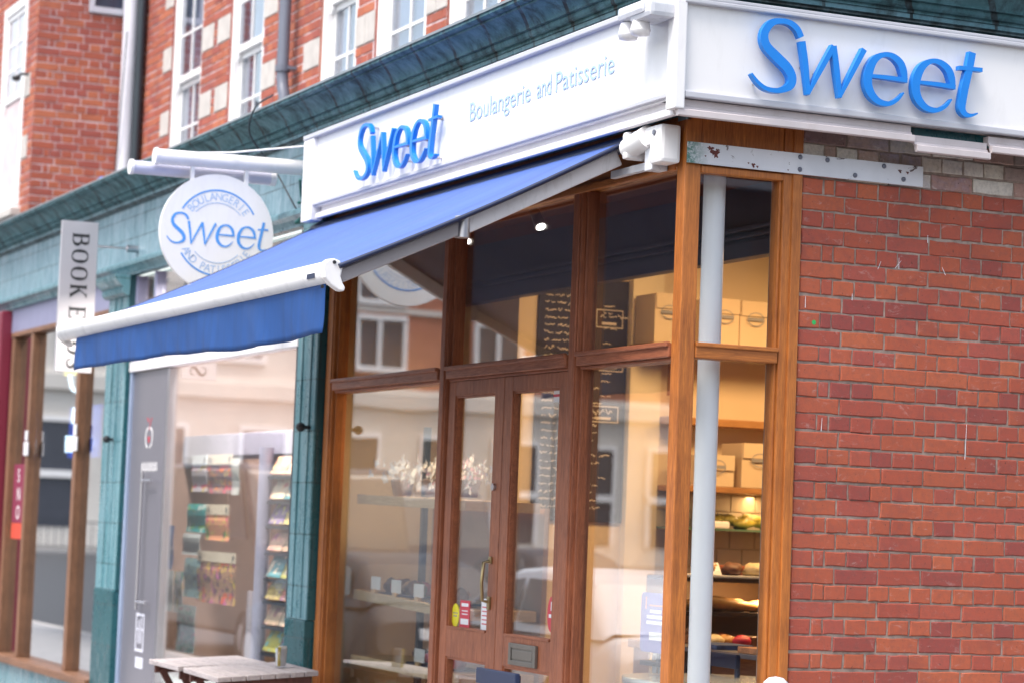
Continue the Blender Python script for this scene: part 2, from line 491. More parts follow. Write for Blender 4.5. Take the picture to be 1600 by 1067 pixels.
M['pildark'] = tilemat("dark_green_tile", [(.010, .07, .085), (.014, .085, .10), (.02, .12, .13)], .40, .31, .18, (.01, .03, .03), .4, (.02, .06, .07), .4, (.55, .8))

# ------------------------------------------------------------------ ground
g = MB(); g.quad((-300, -300, -.16), (300, -300, -.16), (300, 300, -.16), (-300, 300, -.16))
tag(g.build("road", M['asphalt']), "dark asphalt road running past the shops", "road", kind="structure")
g = MB(); g.box(-88, 3.4, -3.3, 12, -.30, -.012, ch=.02)
tag(g.build("pavement", M['pave']), "pale grey paved footway in front of the shops", "pavement", kind="structure")
g = MB(); g.box(-88, 3.6, -3.45, -3.302, -.30, -.008, ch=.02)
tag(g.build("kerb", M['stone']), "stone kerb at the pavement edge", "kerb", kind="structure")
g = MB(); g.box(-104, -88.4, -70, 12, -.30, -.02, ch=.02)
tag(g.build("far_pavement", M['pave']), "pale footway in front of the far terrace, seen in the glass", "pavement", kind="structure")

# ------------------------------------------------------------------ brickwork
def brick_wall(mb, o, u, n, U0, U1, z0, k0, k1, holes=(), start=None, course=.075, m_brick=0, m_mort=1, paint_from=None, m_paint=2, seed=1, closer=True, jit=.0026, depth=.02):
    """English bond, one island per brick, faces along n. u is the running direction (horizontal)"""
    rnd = random.Random(seed)
    o, u, n = Vector(o), Vector(u), Vector(n)
    z = Vector((0, 0, 1))
    start = U0 if start is None else start
    def cut(a, b, za, zb):
        segs = [(a, b)]
        for (h0, h1, v0, v1) in holes:
            if zb <= v0 + .03 or za >= v1 - .03: continue
            ns = []
            for s, e in segs:
                if h1 <= s or h0 >= e: ns.append((s, e)); continue
                if h0 > s: ns.append((s, h0))
                if h1 < e: ns.append((h1, e))
            segs = ns
        return segs
    flip = u.cross(z).dot(n) < 0
    for k in range(k0, k1):
        za, zb = z0 + k * course, z0 + (k + 1) * course
        for s, e in cut(U0, U1, za, zb):      # mortar strip
            q = [o + u * s + z * za - n * .006, o + u * e + z * za - n * .006, o + u * e + z * zb - n * .006, o + u * s + z * zb - n * .006]
            if flip: q.reverse()
            mb.add(q, [(0, 1, 2, 3)], m_mort)
        a = start; i = 0
        ph1, ph2 = rnd.uniform(0, 6), rnd.uniform(0, 6)
        hdr = (k % 2 == 0)
        while a < U1:
            wd = .1125 if hdr else .225
            if hdr and closer and i == 1: wd = .06
            for s, e in cut(max(a, U0), min(a + wd, U1), za, zb):
                if e - s < .03: continue
                j = rnd.uniform(.003, .0055); s2 = s + j; e2 = e - rnd.uniform(.003, .0055)
                wv_ = .0016 * math.sin(s * 2.3 + ph1) + .0011 * math.sin(s * 7.1 + ph2); v0 = za + rnd.uniform(.0032, .0066) + wv_; v1 = zb - rnd.uniform(.0032, .0066) + wv_
                dn = rnd.uniform(-jit, jit); c = .004
                L_ = e2 - s2; nu = 2 if L_ < .07 else (3 if L_ < .13 else 5)
                out = []
                for i_ in range(nu): out.append((s2 + L_ * i_ / nu, v0, 0))
                for i_ in range(2): out.append((e2, v0 + (v1 - v0) * i_ / 2, 1))
                for i_ in range(nu): out.append((e2 - L_ * i_ / nu, v1, 2))
                for i_ in range(2): out.append((s2, v1 - (v1 - v0) * i_ / 2, 3))
                out = [(uu + rnd.uniform(-1, 1) * jit * .9, vv + rnd.uniform(-1, 1) * jit * .8) for uu, vv, _ in out]
                uc, vc = (s2 + e2) / 2, (v0 + v1) / 2; N_ = len(out)
                inner = [(uu + (c if uu < uc else -c) * (abs(uu - uc) > L_ * .3) , vv + (c if vv < vc else -c) * (abs(vv - vc) > .012)) for uu, vv in out]
                pts = [o + u * uu + z * vv - n * depth for uu, vv in out] + [o + u * uu + z * vv + n * (dn - c * rnd.uniform(.5, 1.1)) for uu, vv in out] + [o + u * uu + z * vv + n * dn for uu, vv in inner]
                fs = [tuple(range(2 * N_, 3 * N_))]
                for q in range(N_):
                    r = (q + 1) % N_
                    fs.append((q, r, N_ + r, N_ + q)); fs.append((N_ + q, N_ + r, 2 * N_ + r, 2 * N_ + q))
                if flip: fs = [f[::-1] for f in fs]
                mi = m_paint if (paint_from is not None and k >= paint_from) else m_brick
                mb.add(pts, fs, mi)
            a += wd; i += 1

# ------------------------------------------------------------------ the terrace building (walls, cornice, upper floor)
bld = thing("corner_terrace_building", "red brick corner terrace with teal tiled cornice above the row of shops", "building", (-4, 2, 0))

mb = MB()
brick_wall(mb, (0, 0, 0), (0, 1, 0), (1, 0, 0), .587, 7.0, .02, 0, 46, start=.587, paint_from=43, seed=5)
mb.box(-.30, -.021, .60, 7.0, 0, 3.47, mi=1)
side_wall = mb.build("side_brick_wall", [M['brick'], M['mortar'], M['oldpaint']], bld)
tag(side_wall, "dark red English bond brick wall with old painted bricks at its top")
mb = MB()
for (y, z, r) in ((.667, 2.598, .011),):
    mb.cyl((.0005, y, z), (.0025, y, z), r, n=9)
mb.build("paint_spot", paint("green_paint_spot", (.02, .38, .09), .6), bld)
mb = MB()
rnd = random.Random(3)
for (y, z, l, tilt) in ((1.25, 3.0, .035, 0), (.99, 2.86, .04, .4), (1.08, 2.87, .05, .7), (1.1, 2.87, .05, 0), (1.35, 2.86, .04, -.5), (.86, 2.71, .03, 0), (.72, 2.12, .06, .05), (1.48, 2.03, .16, .03), (.62, 2.66, .05, 0)):
    d = Vector((0, math.sin(tilt), math.cos(tilt))); p = Vector((.0028, y, z)); s = Vector((0, .0018, 0))
    mb.add([p - s, p + s, p + d * l + s * .5, p + d * l - s * .5], [(0, 1, 2, 3)])
mb.build("paint_drip", M['whitegrime'], bld)
mb = MB()
for k in range(1):
    mb.box(-.02, .0, .021, 7.0, 3.471, 4.0)
mb.build("side_frieze", M['pildark'], bld)

# cornice swept round the corner
def cornice(prof, name, mat, x_left=-15.6, y_back=7.0):
    mb = MB()
    st = [[(x_left, -p, z) for p, z in prof], [(p, -p, z) for p, z in prof], [(p, y_back, z) for p, z in prof]]
    n = len(prof)
    for a, b in zip(st[:-1], st[1:]):
        for i in range(n - 1):
            mb.add([a[i], b[i], b[i + 1], a[i + 1]], [(0, 1, 2, 3)])
    mb.add(st[0], [list(range(n))]); mb.add(st[2], [list(range(n))[::-1]])
    return mb.build(name, mat, bld)
cy = []
for i in range(9):
    t = i / 8; cy.append((.118 + .082 * (t ** 1.5), 4.079 + .070 * t))
cornice([(0, 4.030), (.062, 4.030), (.062, 4.046), (.082, 4.046), (.092, 4.054), (.098, 4.066), (.098, 4.076), (.118, 4.076)] + cy + [(.212, 4.150), (.212, 4.160), (.232, 4.162), (.245, 4.170), (.245, 4.196), (.24, 4.2), (0, 4.215)], "cornice", M['cornice'])
cornice([(0, 3.996), (.030, 3.996), (.030, 4.004), (.048, 4.008), (.052, 4.029), (0, 4.0295)], "cornice_bed_mould", M['bed'])
mb = MB()
mb.add([(-15.6, -.252, 4.2), (.252, -.252, 4.2), (.252, 7, 4.2), (.18, 7, 4.224), (.18, -.18, 4.224), (-15.6, -.18, 4.224)],
       [(0, 1, 4, 5), (1, 2, 3, 4)])
mb.add([(-15.6, -.252, 4.186), (.252, -.252, 4.186), (.252, 7, 4.186), (-15.6, -.252, 4.2), (.252, -.252, 4.2), (.252, 7, 4.2)], [(0, 1, 4, 3), (1, 2, 5, 4)])
mb.build("lead_flashing", M['lead'], bld)
mb = MB(); mb.box(-15.6, 0, -.002, .02, 3.441, 4.001)
mb.build("frieze", M['frieze'], bld)
mb = MB()
pf = [(0, 3.545), (.085, 3.545), (.10, 3.53), (.10, 3.505), (.07, 3.485), (.05, 3.455), (.05, 3.44), (0, 3.44)]
mb.prism([(p, z) for p, z in pf], (-15.6, 0, 0), (0, -1, 0), (0, 0, 1), (1, 0, 0), 15.6 - 4.72)
mb.build("architrave", tilemat("architrave_tile", [(.08, .18, .215), (.10, .21, .245), (.19, .32, .37)], .6, 2, .25, (.02, .04, .045), .6, (.03, .05, .05), .5, (.5, .7)), bld)
# flat roof behind the cornice
mb = MB(); mb.box(-15.6, -.01, .01, 1.2, 4.10, 4.19); mb.box(-4.9, -.01, 1.2, 7, 3.60, 3.7)
mb.build("flat_roof", M['lead'], bld)

# upper brick wall set back behind the flat roof, with sash windows and stone quoins
WINS = [(-12.64, -11.66), (-10.83, -9.89), (-8.46, -7.64), (-7.25, -6.24), (-5.86, -4.95), (-3.6, -2.7), (-1.9, -1.0)]
Z0, Z1 = 4.10, 6.75
QP = .6
def quoin_rows():
    return [5.115 + QP * k for k in (-1, 0, 1, 2)]
holes = [(a, b, 3.9, 6.9) for a, b in WINS]
qh = []
for a, b in WINS:
    i = WINS.index((a, b))
    gl_ = .27 if i == 0 else min(.36, (a - WINS[i - 1][1]) / 2 - .001); gr_ = .30 if i == len(WINS) - 1 else min(.36, (WINS[i + 1][0] - b) / 2 - .001)
    for zq in quoin_rows():
        qh.append((a - gl_, a, zq, zq + .225)); qh.append((b, b + gr_, zq, zq + .225))
mb = MB()
brick_wall(mb, (0, 1.2, 0), (1, 0, 0), (0, -1, 0), -13.8, 0.0, 4.065, 0, 42, holes=holes + qh, seed=11, closer=False)
mb.build("upper_brick_wall", [M['brickup'], M['mortarup']], bld)
for (a, b, c, d) in qh:
    B("quoin_stone", M['stone'], bld, a + .004, b - .003, 1.195, 1.30, c + .003, d - .004, ch=.006)
mb = MB()
for a, b in WINS:      # brick reveals
    mb.box(a - .11, a - .001, 1.207, 1.34, 4.1, 7.2); mb.box(b + .001, b + .11, 1.207, 1.34, 4.1, 7.2)
mb.box(-13.8, 0, 1.35, 1.40, 4.0, 7.3)
mb.build("wall_core", M['brickup'], bld)

def sash_window(a, b, y, zb, zt, zm, parent, name="sash_window"):
    """white sash window: box frame flush with the brick, top sash in front, 2x? panes"""
    mb = MB(); w = .085
    mb.box(a, a + w, y - .004, y + .10, zb, zt, ch=.006); mb.box(b - w, b, y - .004, y + .10, zb, zt, ch=.006)
    mb.box(a + w, b - w, y, y + .10, zt - .09, zt, ch=.004); mb.box(a - .03, b + .03, y - .05, y + .10, zb - .06, zb, ch=.006)
    fr = mb.build(name, M['white'], parent)
    s = MB(); i0, i1 = a + w, b - w
    # upper sash (outer), lower sash (inner)
    for (z0, z1, yy) in ((zm, zt - .09, y + .02), (zb, zm - .002, y + .055)):
        s.box(i0, i0 + .05, yy, yy + .033, z0, z1); s.box(i1 - .05, i1, yy, yy + .033, z0, z1)
        s.box(i0 + .05, i1 - .05, yy, yy + .033, z1 - .05, z1); s.box(i0 + .05, i1 - .05, yy - .003, yy + .033, z0, z0 + .06)
        xm = (i0 + i1) / 2
        s.box(xm - .013, xm + .013, yy + .004, yy + .028, z0 + .06, z1 - .05)
        nrow = 2
        for k in range(1, nrow + 1):
            zz = z0 + .06 + (z1 - z0 - .11) * k / (nrow + 1)
            s.box(i0 + .05, i1 - .05, yy + .006, yy + .026, zz - .011, zz + .011)
        for xx in (i0 + .01, i1 - .05):
            if z0 == zm: s.prism([(0, 0), (.04, 0), (.04, -.04), (.02, -.075), (0, -.05)], (xx, yy, zm), (1, 0, 0), (0, 0, 1), (0, 1, 0), .033)
    s.build("sash", M['white'], fr)
    gm = MB()
    gm.box(i0 + .045, i1 - .045, y + .033, y + .037, zm + .05, zt - .13); gm.box(i0 + .045, i1 - .045, y + .068, y + .072, zb + .05, zm - .04)
    gm.build("pane", M['glassup'], fr)
    return fr
for a, b in WINS:
    sash_window(a, b, 1.225, 4.35, 6.9, 5.57, bld)
mb = MB()
for a, b in WINS:
    mb.box(a - .05, b + .05, 1.325, 1.332, 4.3, 6.9)
mb.build("window_blind", paint("grey_blind", (.34, .36, .42), .8), bld)

# projecting bay at the left end
bay = thing("brick_bay", "orange red brick bay projecting at the far left above the cornice", "building", (-15, .7, 4.1))
mb = MB()
brick_wall(mb, (-13.8, 0, 0), (0, 1, 0), (1, 0, 0), .205, 1.2, 4.065, 0, 44, holes=[(.69, 1.07, 6.40, 7.4)], start=.205, seed=21)
brick_wall(mb, (0, .2, 0), (1, 0, 0), (0, -1, 0), -16.5, -13.80, 4.065, 0, 44, holes=[(-15.25, -14.22, 4.5, 6.62)] + [(-14.22, -13.98, z, z + .225) for z in (4.97, 5.57)], seed=22, closer=False)
mb.box(-16.5, -13.83, .225, 1.5, 4.0, 7.4, mi=1)
mb.build("bay_wall", [M['brickup'], M['mortarup']], bay)
for z in (4.97, 5.57): B("quoin_stone", M['stone'], bay, -14.216, -13.985, .195, .22, z + .004, z + .221, ch=.004)
fr = sash_window(-15.25, -14.22, .19, 4.56, 6.6, 5.62, bay)
mb = MB()
mb.box(-15.35, -14.12, .10, .25, 4.42, 4.498, ch=.012); mb.build("stone_sill", M['stone'], bay)
mb = MB()
for a, b, c, d in ((.69, .74, 6.40, 7.4), (1.02, 1.07, 6.40, 7.4), (.74, 1.02, 6.40, 6.46)):
    mb.box(-13.83, -13.775, a, b, c, d, ch=.004)
f2 = mb.build("small_window_frame", paint("grey_white_frame", (.50, .50, .56), .4), bay)
mb = MB(); mb.box(-13.81, -13.806, .735, 1.025, 6.455, 7.4); mb.build("pane", paint("dark_pane", (.03, .035, .06), .15), f2)

# bits fixed above the cornice
def pipe(name, pts, r, mat, label, clips=()):
    t = thing(name, label, "pipe", pts[0])
    mb = MB(); mb.tube(pts, r, 14); mb.build("pipe", mat, t)
    for c in clips:
        k = MB(); k.cyl((c[0], c[1], c[2] - .025), (c[0], c[1], c[2] + .025), r * 1.25, n=14); k.box(c[0] - r * .3, c[0] + r * 1.9, c[1] + r * .4, c[1] + r + .04, c[2] - .012, c[2] + .012)
        k.build("pipe_clip", mat, t)
    return t
pipe("drainpipe", [(-13.66, 1.07, 4.2), (-13.66, 1.07, 5.5), (-13.66, 1.07, 7.2)], .075, M['white_pipe'], "white drainpipe in the corner beside the projecting brick bay")
mb = MB(); mb.tube([(-13.53, 1.14, 4.2), (-13.53, 1.14, 7.2)], .045, 10)
tag(mb.build("drainpipe", M['darktrim']), "thin dark drainpipe immediately right of the white drainpipe", "pipe")
pipe("drainpipe", [(-8.92, 1.09, 4.2), (-8.92, 1.09, 4.93), (-8.97, 1.09, 5.0), (-9.0, 1.09, 5.1), (-9.0, 1.09, 7.2)], .048, M['grey_pipe'], "dark blue grey drainpipe with a kink between the sash windows", [(-9.0, 1.09, 5.16)])
mb = MB(); mb.tube([(-13.52, 1.0, 6.2), (-13.58, .985, 5.3), (-13.72, .975, 4.25)], .007, 6)
tag(mb.build("cable", M['darktrim']), "thin cable slanting down across the white drainpipe", "cable")
mb = MB()
mb.tube([(-10.05 + .16 * math.cos(t), -.05, 4.2 + .1 * math.sin(t)) for t in [PI * i / 10 for i in range(11)]], .018, 8)
tag(mb.build("hose_loop", paint("blue_plastic", (.05, .12, .45), .4)), "short loop of blue hose on top of the teal cornice", "hose")
# bay security lamp
t = thing("security_camera", "small black security camera on the brick bay beside its window", "camera", (-14.1, .1, 5.72))
mb = MB(); mb.blob((-14.11, .09, 5.74), .03, .045, .03, 2, .02); mb.build("housing", M['black'], t)
mb = MB(); mb.tube([(-14.05, .2, 5.78), (-14.07, .13, 5.78), (-14.1, .1, 5.75)], .015, 8); mb.build("bracket", M['black'], t)

# ------------------------------------------------------------------ fascia signs of the bakery
SW = [[[(0.248, 0.255, 0.0273), (0.227, 0.289, 0.0283), (0.191, 0.311, 0.0254), (0.147, 0.315, 0.0234), (0.098, 0.3, 0.0313), (0.066, 0.251, 0.0361), (0.077, 0.199, 0.041), (0.131, 0.154, 0.0449), (0.182, 0.115, 0.0449), (0.208, 0.074, 0.042), (0.199, 0.036, 0.0352), (0.147, 0.011, 0.0234), (0.087, 0.011, 0.0195), (0.043, 0.033, 0.0166), (0.007, 0.07, 0.0098)]],
      [[(0.254, 0.238, 0.0293), (0.275, 0.13, 0.0273), (0.292, 0.008, 0.0176)], [(0.29, 0.009, 0.0137), (0.342, 0.108, 0.0215), (0.413, 0.235, 0.0254)], [(0.412, 0.236, 0.0273), (0.432, 0.128, 0.0273), (0.452, 0.011, 0.0176)], [(0.45, 0.013, 0.0137), (0.503, 0.116, 0.0215), (0.568, 0.238, 0.0254)]],
      [[(0.781, 0.124, 0.0254), (0.774, 0.16, 0.0352), (0.755, 0.198, 0.0352), (0.715, 0.224, 0.0273), (0.669, 0.226, 0.0215), (0.624, 0.2, 0.0332), (0.598, 0.151, 0.041), (0.59, 0.096, 0.042), (0.607, 0.049, 0.0391), (0.647, 0.016, 0.0293), (0.699, 0.01, 0.0215), (0.744, 0.032, 0.0156), (0.777, 0.067, 0.0068)], [(0.608, 0.125, 0.0156), (0.689, 0.126, 0.0195), (0.794, 0.124, 0.0215)]],
      [[(1.033, 0.122, 0.0254), (1.026, 0.158, 0.0352), (1.007, 0.196, 0.0352), (0.966, 0.222, 0.0273), (0.919, 0.225, 0.0215), (0.874, 0.198, 0.0332), (0.846, 0.148, 0.041), (0.839, 0.093, 0.042), (0.855, 0.046, 0.0391), (0.897, 0.012, 0.0293), (0.949, 0.007, 0.0215), (0.995, 0.028, 0.0156), (1.029, 0.064, 0.0068)], [(0.857, 0.123, 0.0156), (0.94, 0.124, 0.0195), (1.047, 0.121, 0.0215)]],
      [[(1.133, 0.288, 0.0352), (1.121, 0.223, 0.0361), (1.102, 0.141, 0.0371), (1.088, 0.07, 0.0381), (1.085, 0.028, 0.0352), (1.103, 0.005, 0.0254), (1.132, 0.002, 0.0156), (1.168, 0.015, 0.0068)], [(1.064, 0.211, 0.0186), (1.126, 0.213, 0.0186), (1.188, 0.214, 0.0186)]]]
def script_word(parent, o, u, v, w, depth, mat, su=1.0, sv=1.0, name="letter", pins=None, one=False, wf=1.0):
    allm = MB()
    for L in SW:
        mb = allm if one else MB()
        for i, s in enumerate(L):
            stroke(mb, [(a * su, b * sv, wd * wf * (su + sv) / 2) for a, b, wd in s], o, u, v, w, depth, lift=.0004 * i)
        if not one:
            lt = mb.build(name, mat, parent)
            if pins:
                pm = MB()
                for s in L[:2]:
                    for a, b, wd in (s[1], s[-2]):
                        p = Vector(o) + Vector(u) * a * su + Vector(v) * b * sv
                        pm.cyl(p - Vector(w) * pins, p + Vector(w) * .002, .006, n=8)
                pm.build("pin", M['steel'], lt)
    if one: return allm.build(name, mat, parent)

FX, FY = .20, -.15          # fascia corner
sg = thing("fascia_sign", "long white shopfront fascia with small blue script word and pale lettering over the awning", "sign", (-2.2, FY, 3.72))
mb = MB(); mb.box(-4.66, FX - .02, FY + .012, -.003, 3.50, 3.935)
mb.build("board", M['signwhite'], sg)
mb = MB()
mb.box(-4.68, FX - .012, FY - .022, FY + .05, 3.918, 3.945, ch=.005)
mb.box(-4.50, FX - .026, FY - .006, FY + .05, 3.508, 3.526, ch=.003)
mb.build("edge_trim", M['alu'], sg)
mb = MB()
mb.box(-4.68, -4.50, FY - .016, FY + .06, 3.42, 3.917, ch=.006)
mb.box(-4.692, -4.683, FY - .01, -.005, 3.43, 3.93)
mb.build("frame", M['white'], sg)
script_word(sg, (-3.705, FY - .02, 3.553), (1, 0, 0), (0, 0, 1), (0, -1, 0), .026, M['blue'], 1.065, .985, pins=.03, wf=.72)
mb = MB()
for wrd, xa, xb in (("Boulangerie", -2.135, -1.375), ("and", -1.30, -1.135), ("Patisserie", -1.085, -.455)):
    mb = MB()
    vs_, fs_ = text_mesh(wrd, .142, .0008)
    xs_ = [q[0] for q in vs_]; k_ = (xb - xa) / (max(xs_) - min(xs_)); x_ = min(xs_)
    put(mb, ([((a - x_) * k_, b, c) for a, b, c in vs_], fs_), (xa, FY + .009, 3.70), (1, 0, 0), (0, 0, 1), (0, -1, 0))
    mb.build("small_lettering", M['bluetext'], sg)
def mould(p, zt, zb):
    """profile list (out, z) of the cream moulding below a fascia"""
    h = zt - zb
    return [(p - .075, zt), (p - .035, zt), (p - .035, zt - h * .38), (p - .028, zt - h * .42), (p - .024, zt - h * .55), (p - .004, zt - h * .6), (p, zt - h * .64), (p, zb + .004), (p - .004, zb), (p - .022, zb), (p - .03, zb + h * .4), (p - .075, zb + h * .7)]
mb = MB()
mb.prism([(a, z) for a, z in mould(-FY - .005, 3.507, 3.425)], (-4.47, 0, 0), (0, -1, 0), (0, 0, 1), (1, 0, 0), 4.47 + FX - .05)
mb.build("lower_moulding", paint("off_white_moulding", (.70, .67, .68), .45, .04, 3, (.4, .36, .34), .25), sg)
mb = MB(); mb.box(-4.66, .0, FY + .085, -.02, 3.462, 3.497); mb.build("soffit", M['woodx'], sg)

sg2 = thing("fascia_sign", "white side fascia with large blue script word over the brick wall at right", "sign", (FX, 1.5, 3.72))
mb = MB(); mb.box(.003, FX - .012, FY + .02, 3.2, 3.50, 3.93)
mb.build("board", M['signwhite'], sg2)
mb = MB()
mb.box(FX - .05, FX + .018, FY + .012, 3.2, 3.905, 3.925, ch=.005); mb.box(FX - .05, FX + .008, FY + .012, 3.2, 3.927, 3.942, ch=.004)
mb.box(FX - .05, FX + .010, FY + .03, 3.2, 3.498, 3.526, ch=.005)
mb.build("frame", M['alu'], sg2)
mb = MB(); mb.box(.003, FX - .085, FY + .09, .588, 3.462, 3.497); mb.build("soffit", M['woody'], sg2)
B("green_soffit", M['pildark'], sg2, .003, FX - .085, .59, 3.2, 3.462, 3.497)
mb = MB(); mb.box(FX - .07, FX + .014, FY - .024, FY + .026, 3.445, 3.955, ch=.006); mb.build("corner_trim", M['white'], sg2)
script_word(sg2, (FX + .012, .173, 3.556), (0, 1, 0), (0, 0, 1), (1, 0, 0), .030, M['blue'], 1.0, 1.0, pins=.02)
for (y0, y1, zt, nm) in ((FY + .0, 1.035, 3.494, 'a'), (1.05, 1.44, 3.453, 'b'), (1.448, 3.2, 3.486, 'c')):
    mb = MB(); mb.prism([(a, z) for a, z in mould(FX - .008, zt, zt - .078)], (0.016, y0, 0), (1, 0, 0), (0, 0, 1), (0, 1, 0), y1 - y0)
    o = mb.build("lower_moulding", M['cream_trim'], sg2)
    if nm == 'b': o["label"] = "short slipped length of cream moulding hanging lower than its neighbours"

# bracketed security light on the fascia top
fl = thing("security_light", "grimy white twin lamp security light on top of the white fascia by the corner", "lamp", (.0, -.2, 3.9))
mb = MB()
mb.box(-.12, .14, -.30, -.155, 3.855, 3.915, ch=.02); mb.box(-.02, .19, -.29, -.16, 3.835, 3.91, ch=.02)
mb.build("housing", paint("grimy_white_plastic", (.55, .56, .60), .4, .1, 8, (.25, .25, .27), .6), fl)
for (x, z) in ((-.10, 3.80), (.02, 3.80)):
    mb = MB(); mb.cyl((x, -.25, z + .05), (x, -.25, z), .035, .045, 14); mb.lathe([(.045, 0), (.04, -.02), (.0, -.028)], (x, -.25, z)); mb.build("lamp_head", M['white'], fl)

# ------------------------------------------------------------------ bakery shopfront (timber frame, doors, glass)
GY = .062
sf = thing("timber_shopfront", "glazed orange brown timber shopfront of the bakery with double doors", "shopfront", (-2.2, 0, 0))
mb = MB(); mb.box(-.078, .0, .0, .078, 0, 3.461, ch=.006); mb.build("corner_post", M['wood'], sf)
def moulded_post(x0, x1, z0, z1, name, mat, fw=.05, y0=0.0):
    mb = MB()
    mb.box(x0, x1, y0, y0 + .095, z0, z1, ch=.004)
    mb.box(x0 + .012, x1 - .012, y0 - .010, y0 + .01, z0 + .001, z1 - .001, ch=.006)
    mb.box(x1 + .0005, x1 + .018, y0 + .022, y0 + .075, z0, z1, ch=.005)
    mb.box(x0 - .018, x0 - .0005, y0 + .022, y0 + .075, z0, z1, ch=.005)
    return mb.build(name, mat, sf)
moulded_post(-4.555, -4.445, 0, 3.24, "end_post", M['wood'])
moulded_post(-2.738, -2.655, 0, 3.24, "mullion", M['mahog'])
moulded_post(-1.125, -1.04, 0, 3.24, "mullion", M['mahog'])
mb = MB()
for a, b in ((-4.426, -2.757), (-2.636, -1.144), (-1.021, -.079)):
    mb.box(a, b, -.012, .10, 2.408, 2.468, ch=.006); mb.box(a, b, -.024, .0, 2.452, 2.474, ch=.006); mb.box(a, b, .01, .09, 2.394, 2.407, ch=.003)
mb.build("transom", M['mahogx'], sf)
mb = MB(); mb.box(-4.555, -.079, -.004, .10, 3.241, 3.461, ch=.004); mb.box(-4.555, -.079, -.016, .0, 3.225, 3.262, ch=.006)
mb.build("header_board", M['woodx'], sf)
mb = MB()
for a, b in ((-4.426, -2.757), (-1.021, -.079)):
    mb.box(a, b, -.03, .12, .36, .43, ch=.008); mb.box(a, b, 0, .08, 0.0, .36, ch=.006)
mb.build("stall_riser", M['mahogx'], sf)
# side return: rail, jamb, head
mb = MB(); mb.box(-.09, 0.004, .079, .487, 2.405, 2.472, ch=.006); mb.box(-.09, .012, .079, .487, 2.455, 2.474, ch=.004)
mb.build("side_transom", M['woody'], sf)
mb = MB(); mb.box(-.10, .002, .492, .585, 0, 3.461, ch=.006); mb.box(-.08, -.012, .478, .4915, 0, 3.24, ch=.004); mb.box(-.002, .012, .535, .583, 0, 3.461, ch=.005)
mb.build("side_jamb", M['wood'], sf)
mb = MB(); mb.box(-.10, -.004, .079, .491, 3.228, 3.461, ch=.004); mb.box(-.05, .004, .079, .491, 3.215, 3.245, ch=.004); mb.build("side_header", wood("oak_header_vertical", (.24, .065, .014), (.50, .165, .030), 'z'), sf)
mb = MB(); mb.box(-.09, 0.0, .079, .491, .36, .43, ch=.006); mb.box(-.08, -.01, .079, .491, 0, .36); mb.build("side_stall_riser", M['woody'], sf)
def pane(mat, parent, a, b, z0, z1, y=GY, name="window_pane"):
    mb = MB(); mb.box(a, b, y, y + .006, z0, z1); return mb.build(name, mat, parent)
for a, b in ((-4.44, -2.745), (-2.65, -1.13), (-1.035, -.08)):
    pane(M['glass'], sf, a, b, 2.475, 3.24)
for a, b in ((-4.44, -2.745), (-1.035, -.08)):
    pane(M['glassold'] if a < -3 else M['glass'], sf, a, b, .43, 2.40)
mb = MB(); mb.box(-.045, -.039, .08, .49, .43, 2.404); mb.box(-.045, -.039, .08, .49, 2.474, 3.215); mb.build("side_pane", M['sideglass'], sf)
# doors
def door(x0, x1, gl0, gl1, hinge):
    mb = MB(); z1 = 2.392; y0, y1 = .012, .058
    mb.box(x0, gl0, y0, y1, .03, z1, ch=.003); mb.box(gl1, x1, y0, y1, .03, z1, ch=.003)
    for za, zb in ((2.318, z1), (.958, 1.106), (.03, .26)):
        mb.box(gl0, gl1, y0 + .001, y1 - .001, za, zb, ch=.003)
    d = mb.build("door", M['mahog'], sf)
    b = MB()
    for za, zb in ((1.106, 2.318), (.26, .958)):
        b.box(gl0, gl0 + .012, y0 + .008, y1 - .004, za, zb); b.box(gl1 - .012, gl1, y0 + .008, y1 - .004, za, zb)
        b.box(gl0 + .012, gl1 - .012, y0 + .008, y1 - .004, zb - .012, zb); b.box(gl0 + .012, gl1 - .012, y0 - .004, y1 - .004, za, za + .012)
    b.build("glazing_bead", M['mahogx'], d)
    g1 = MB(); g1.box(gl0 + .004, gl1 - .004, .040, .046, 1.11, 2.314); g1.box(gl0 + .004, gl1 - .004, .040, .046, .265, .954); g1.build("pane", M['glass'], d)
    return d
d1 = door(-2.632, -1.905, -2.545, -2.02, 0)
d2 = door(-1.898, -1.146, -1.80, -1.245, 1)
mb = MB(); mb.tube([(-1.985, .012, 1.47), (-1.985, -.03, 1.46), (-1.99, -.035, 1.36), (-1.985, -.03, 1.27), (-1.985, .012, 1.26)], .009, 8)
mb.box(-2.0, -1.97, .0, .012, 1.225, 1.29, ch=.003); mb.box(-2.0, -1.97, .0, .012, 1.455, 1.49, ch=.003); mb.build("handle", M['brass'], d1)
mb = MB(); mb.cyl((-1.975, .012, 1.84), (-1.975, -.004, 1.84), .018, n=12); mb.build("lock", M['steel'], d1)
mb = MB()
for a, b, c, d_ in ((-1.70, -1.67, .972, 1.078), (-1.41, -1.38, .972, 1.078), (-1.67, -1.41, .972, .995), (-1.67, -1.41, 1.055, 1.078)):
    mb.box(a, b, -.004, .013, c, d_, ch=.003)
mb.box(-1.67, -1.41, .004, .014, .995, 1.055); mb.box(-1.66, -1.42, -.001, .006, 1.003, 1.047, ch=.003)
mb.build("letter_box", M['pewter'], d2)
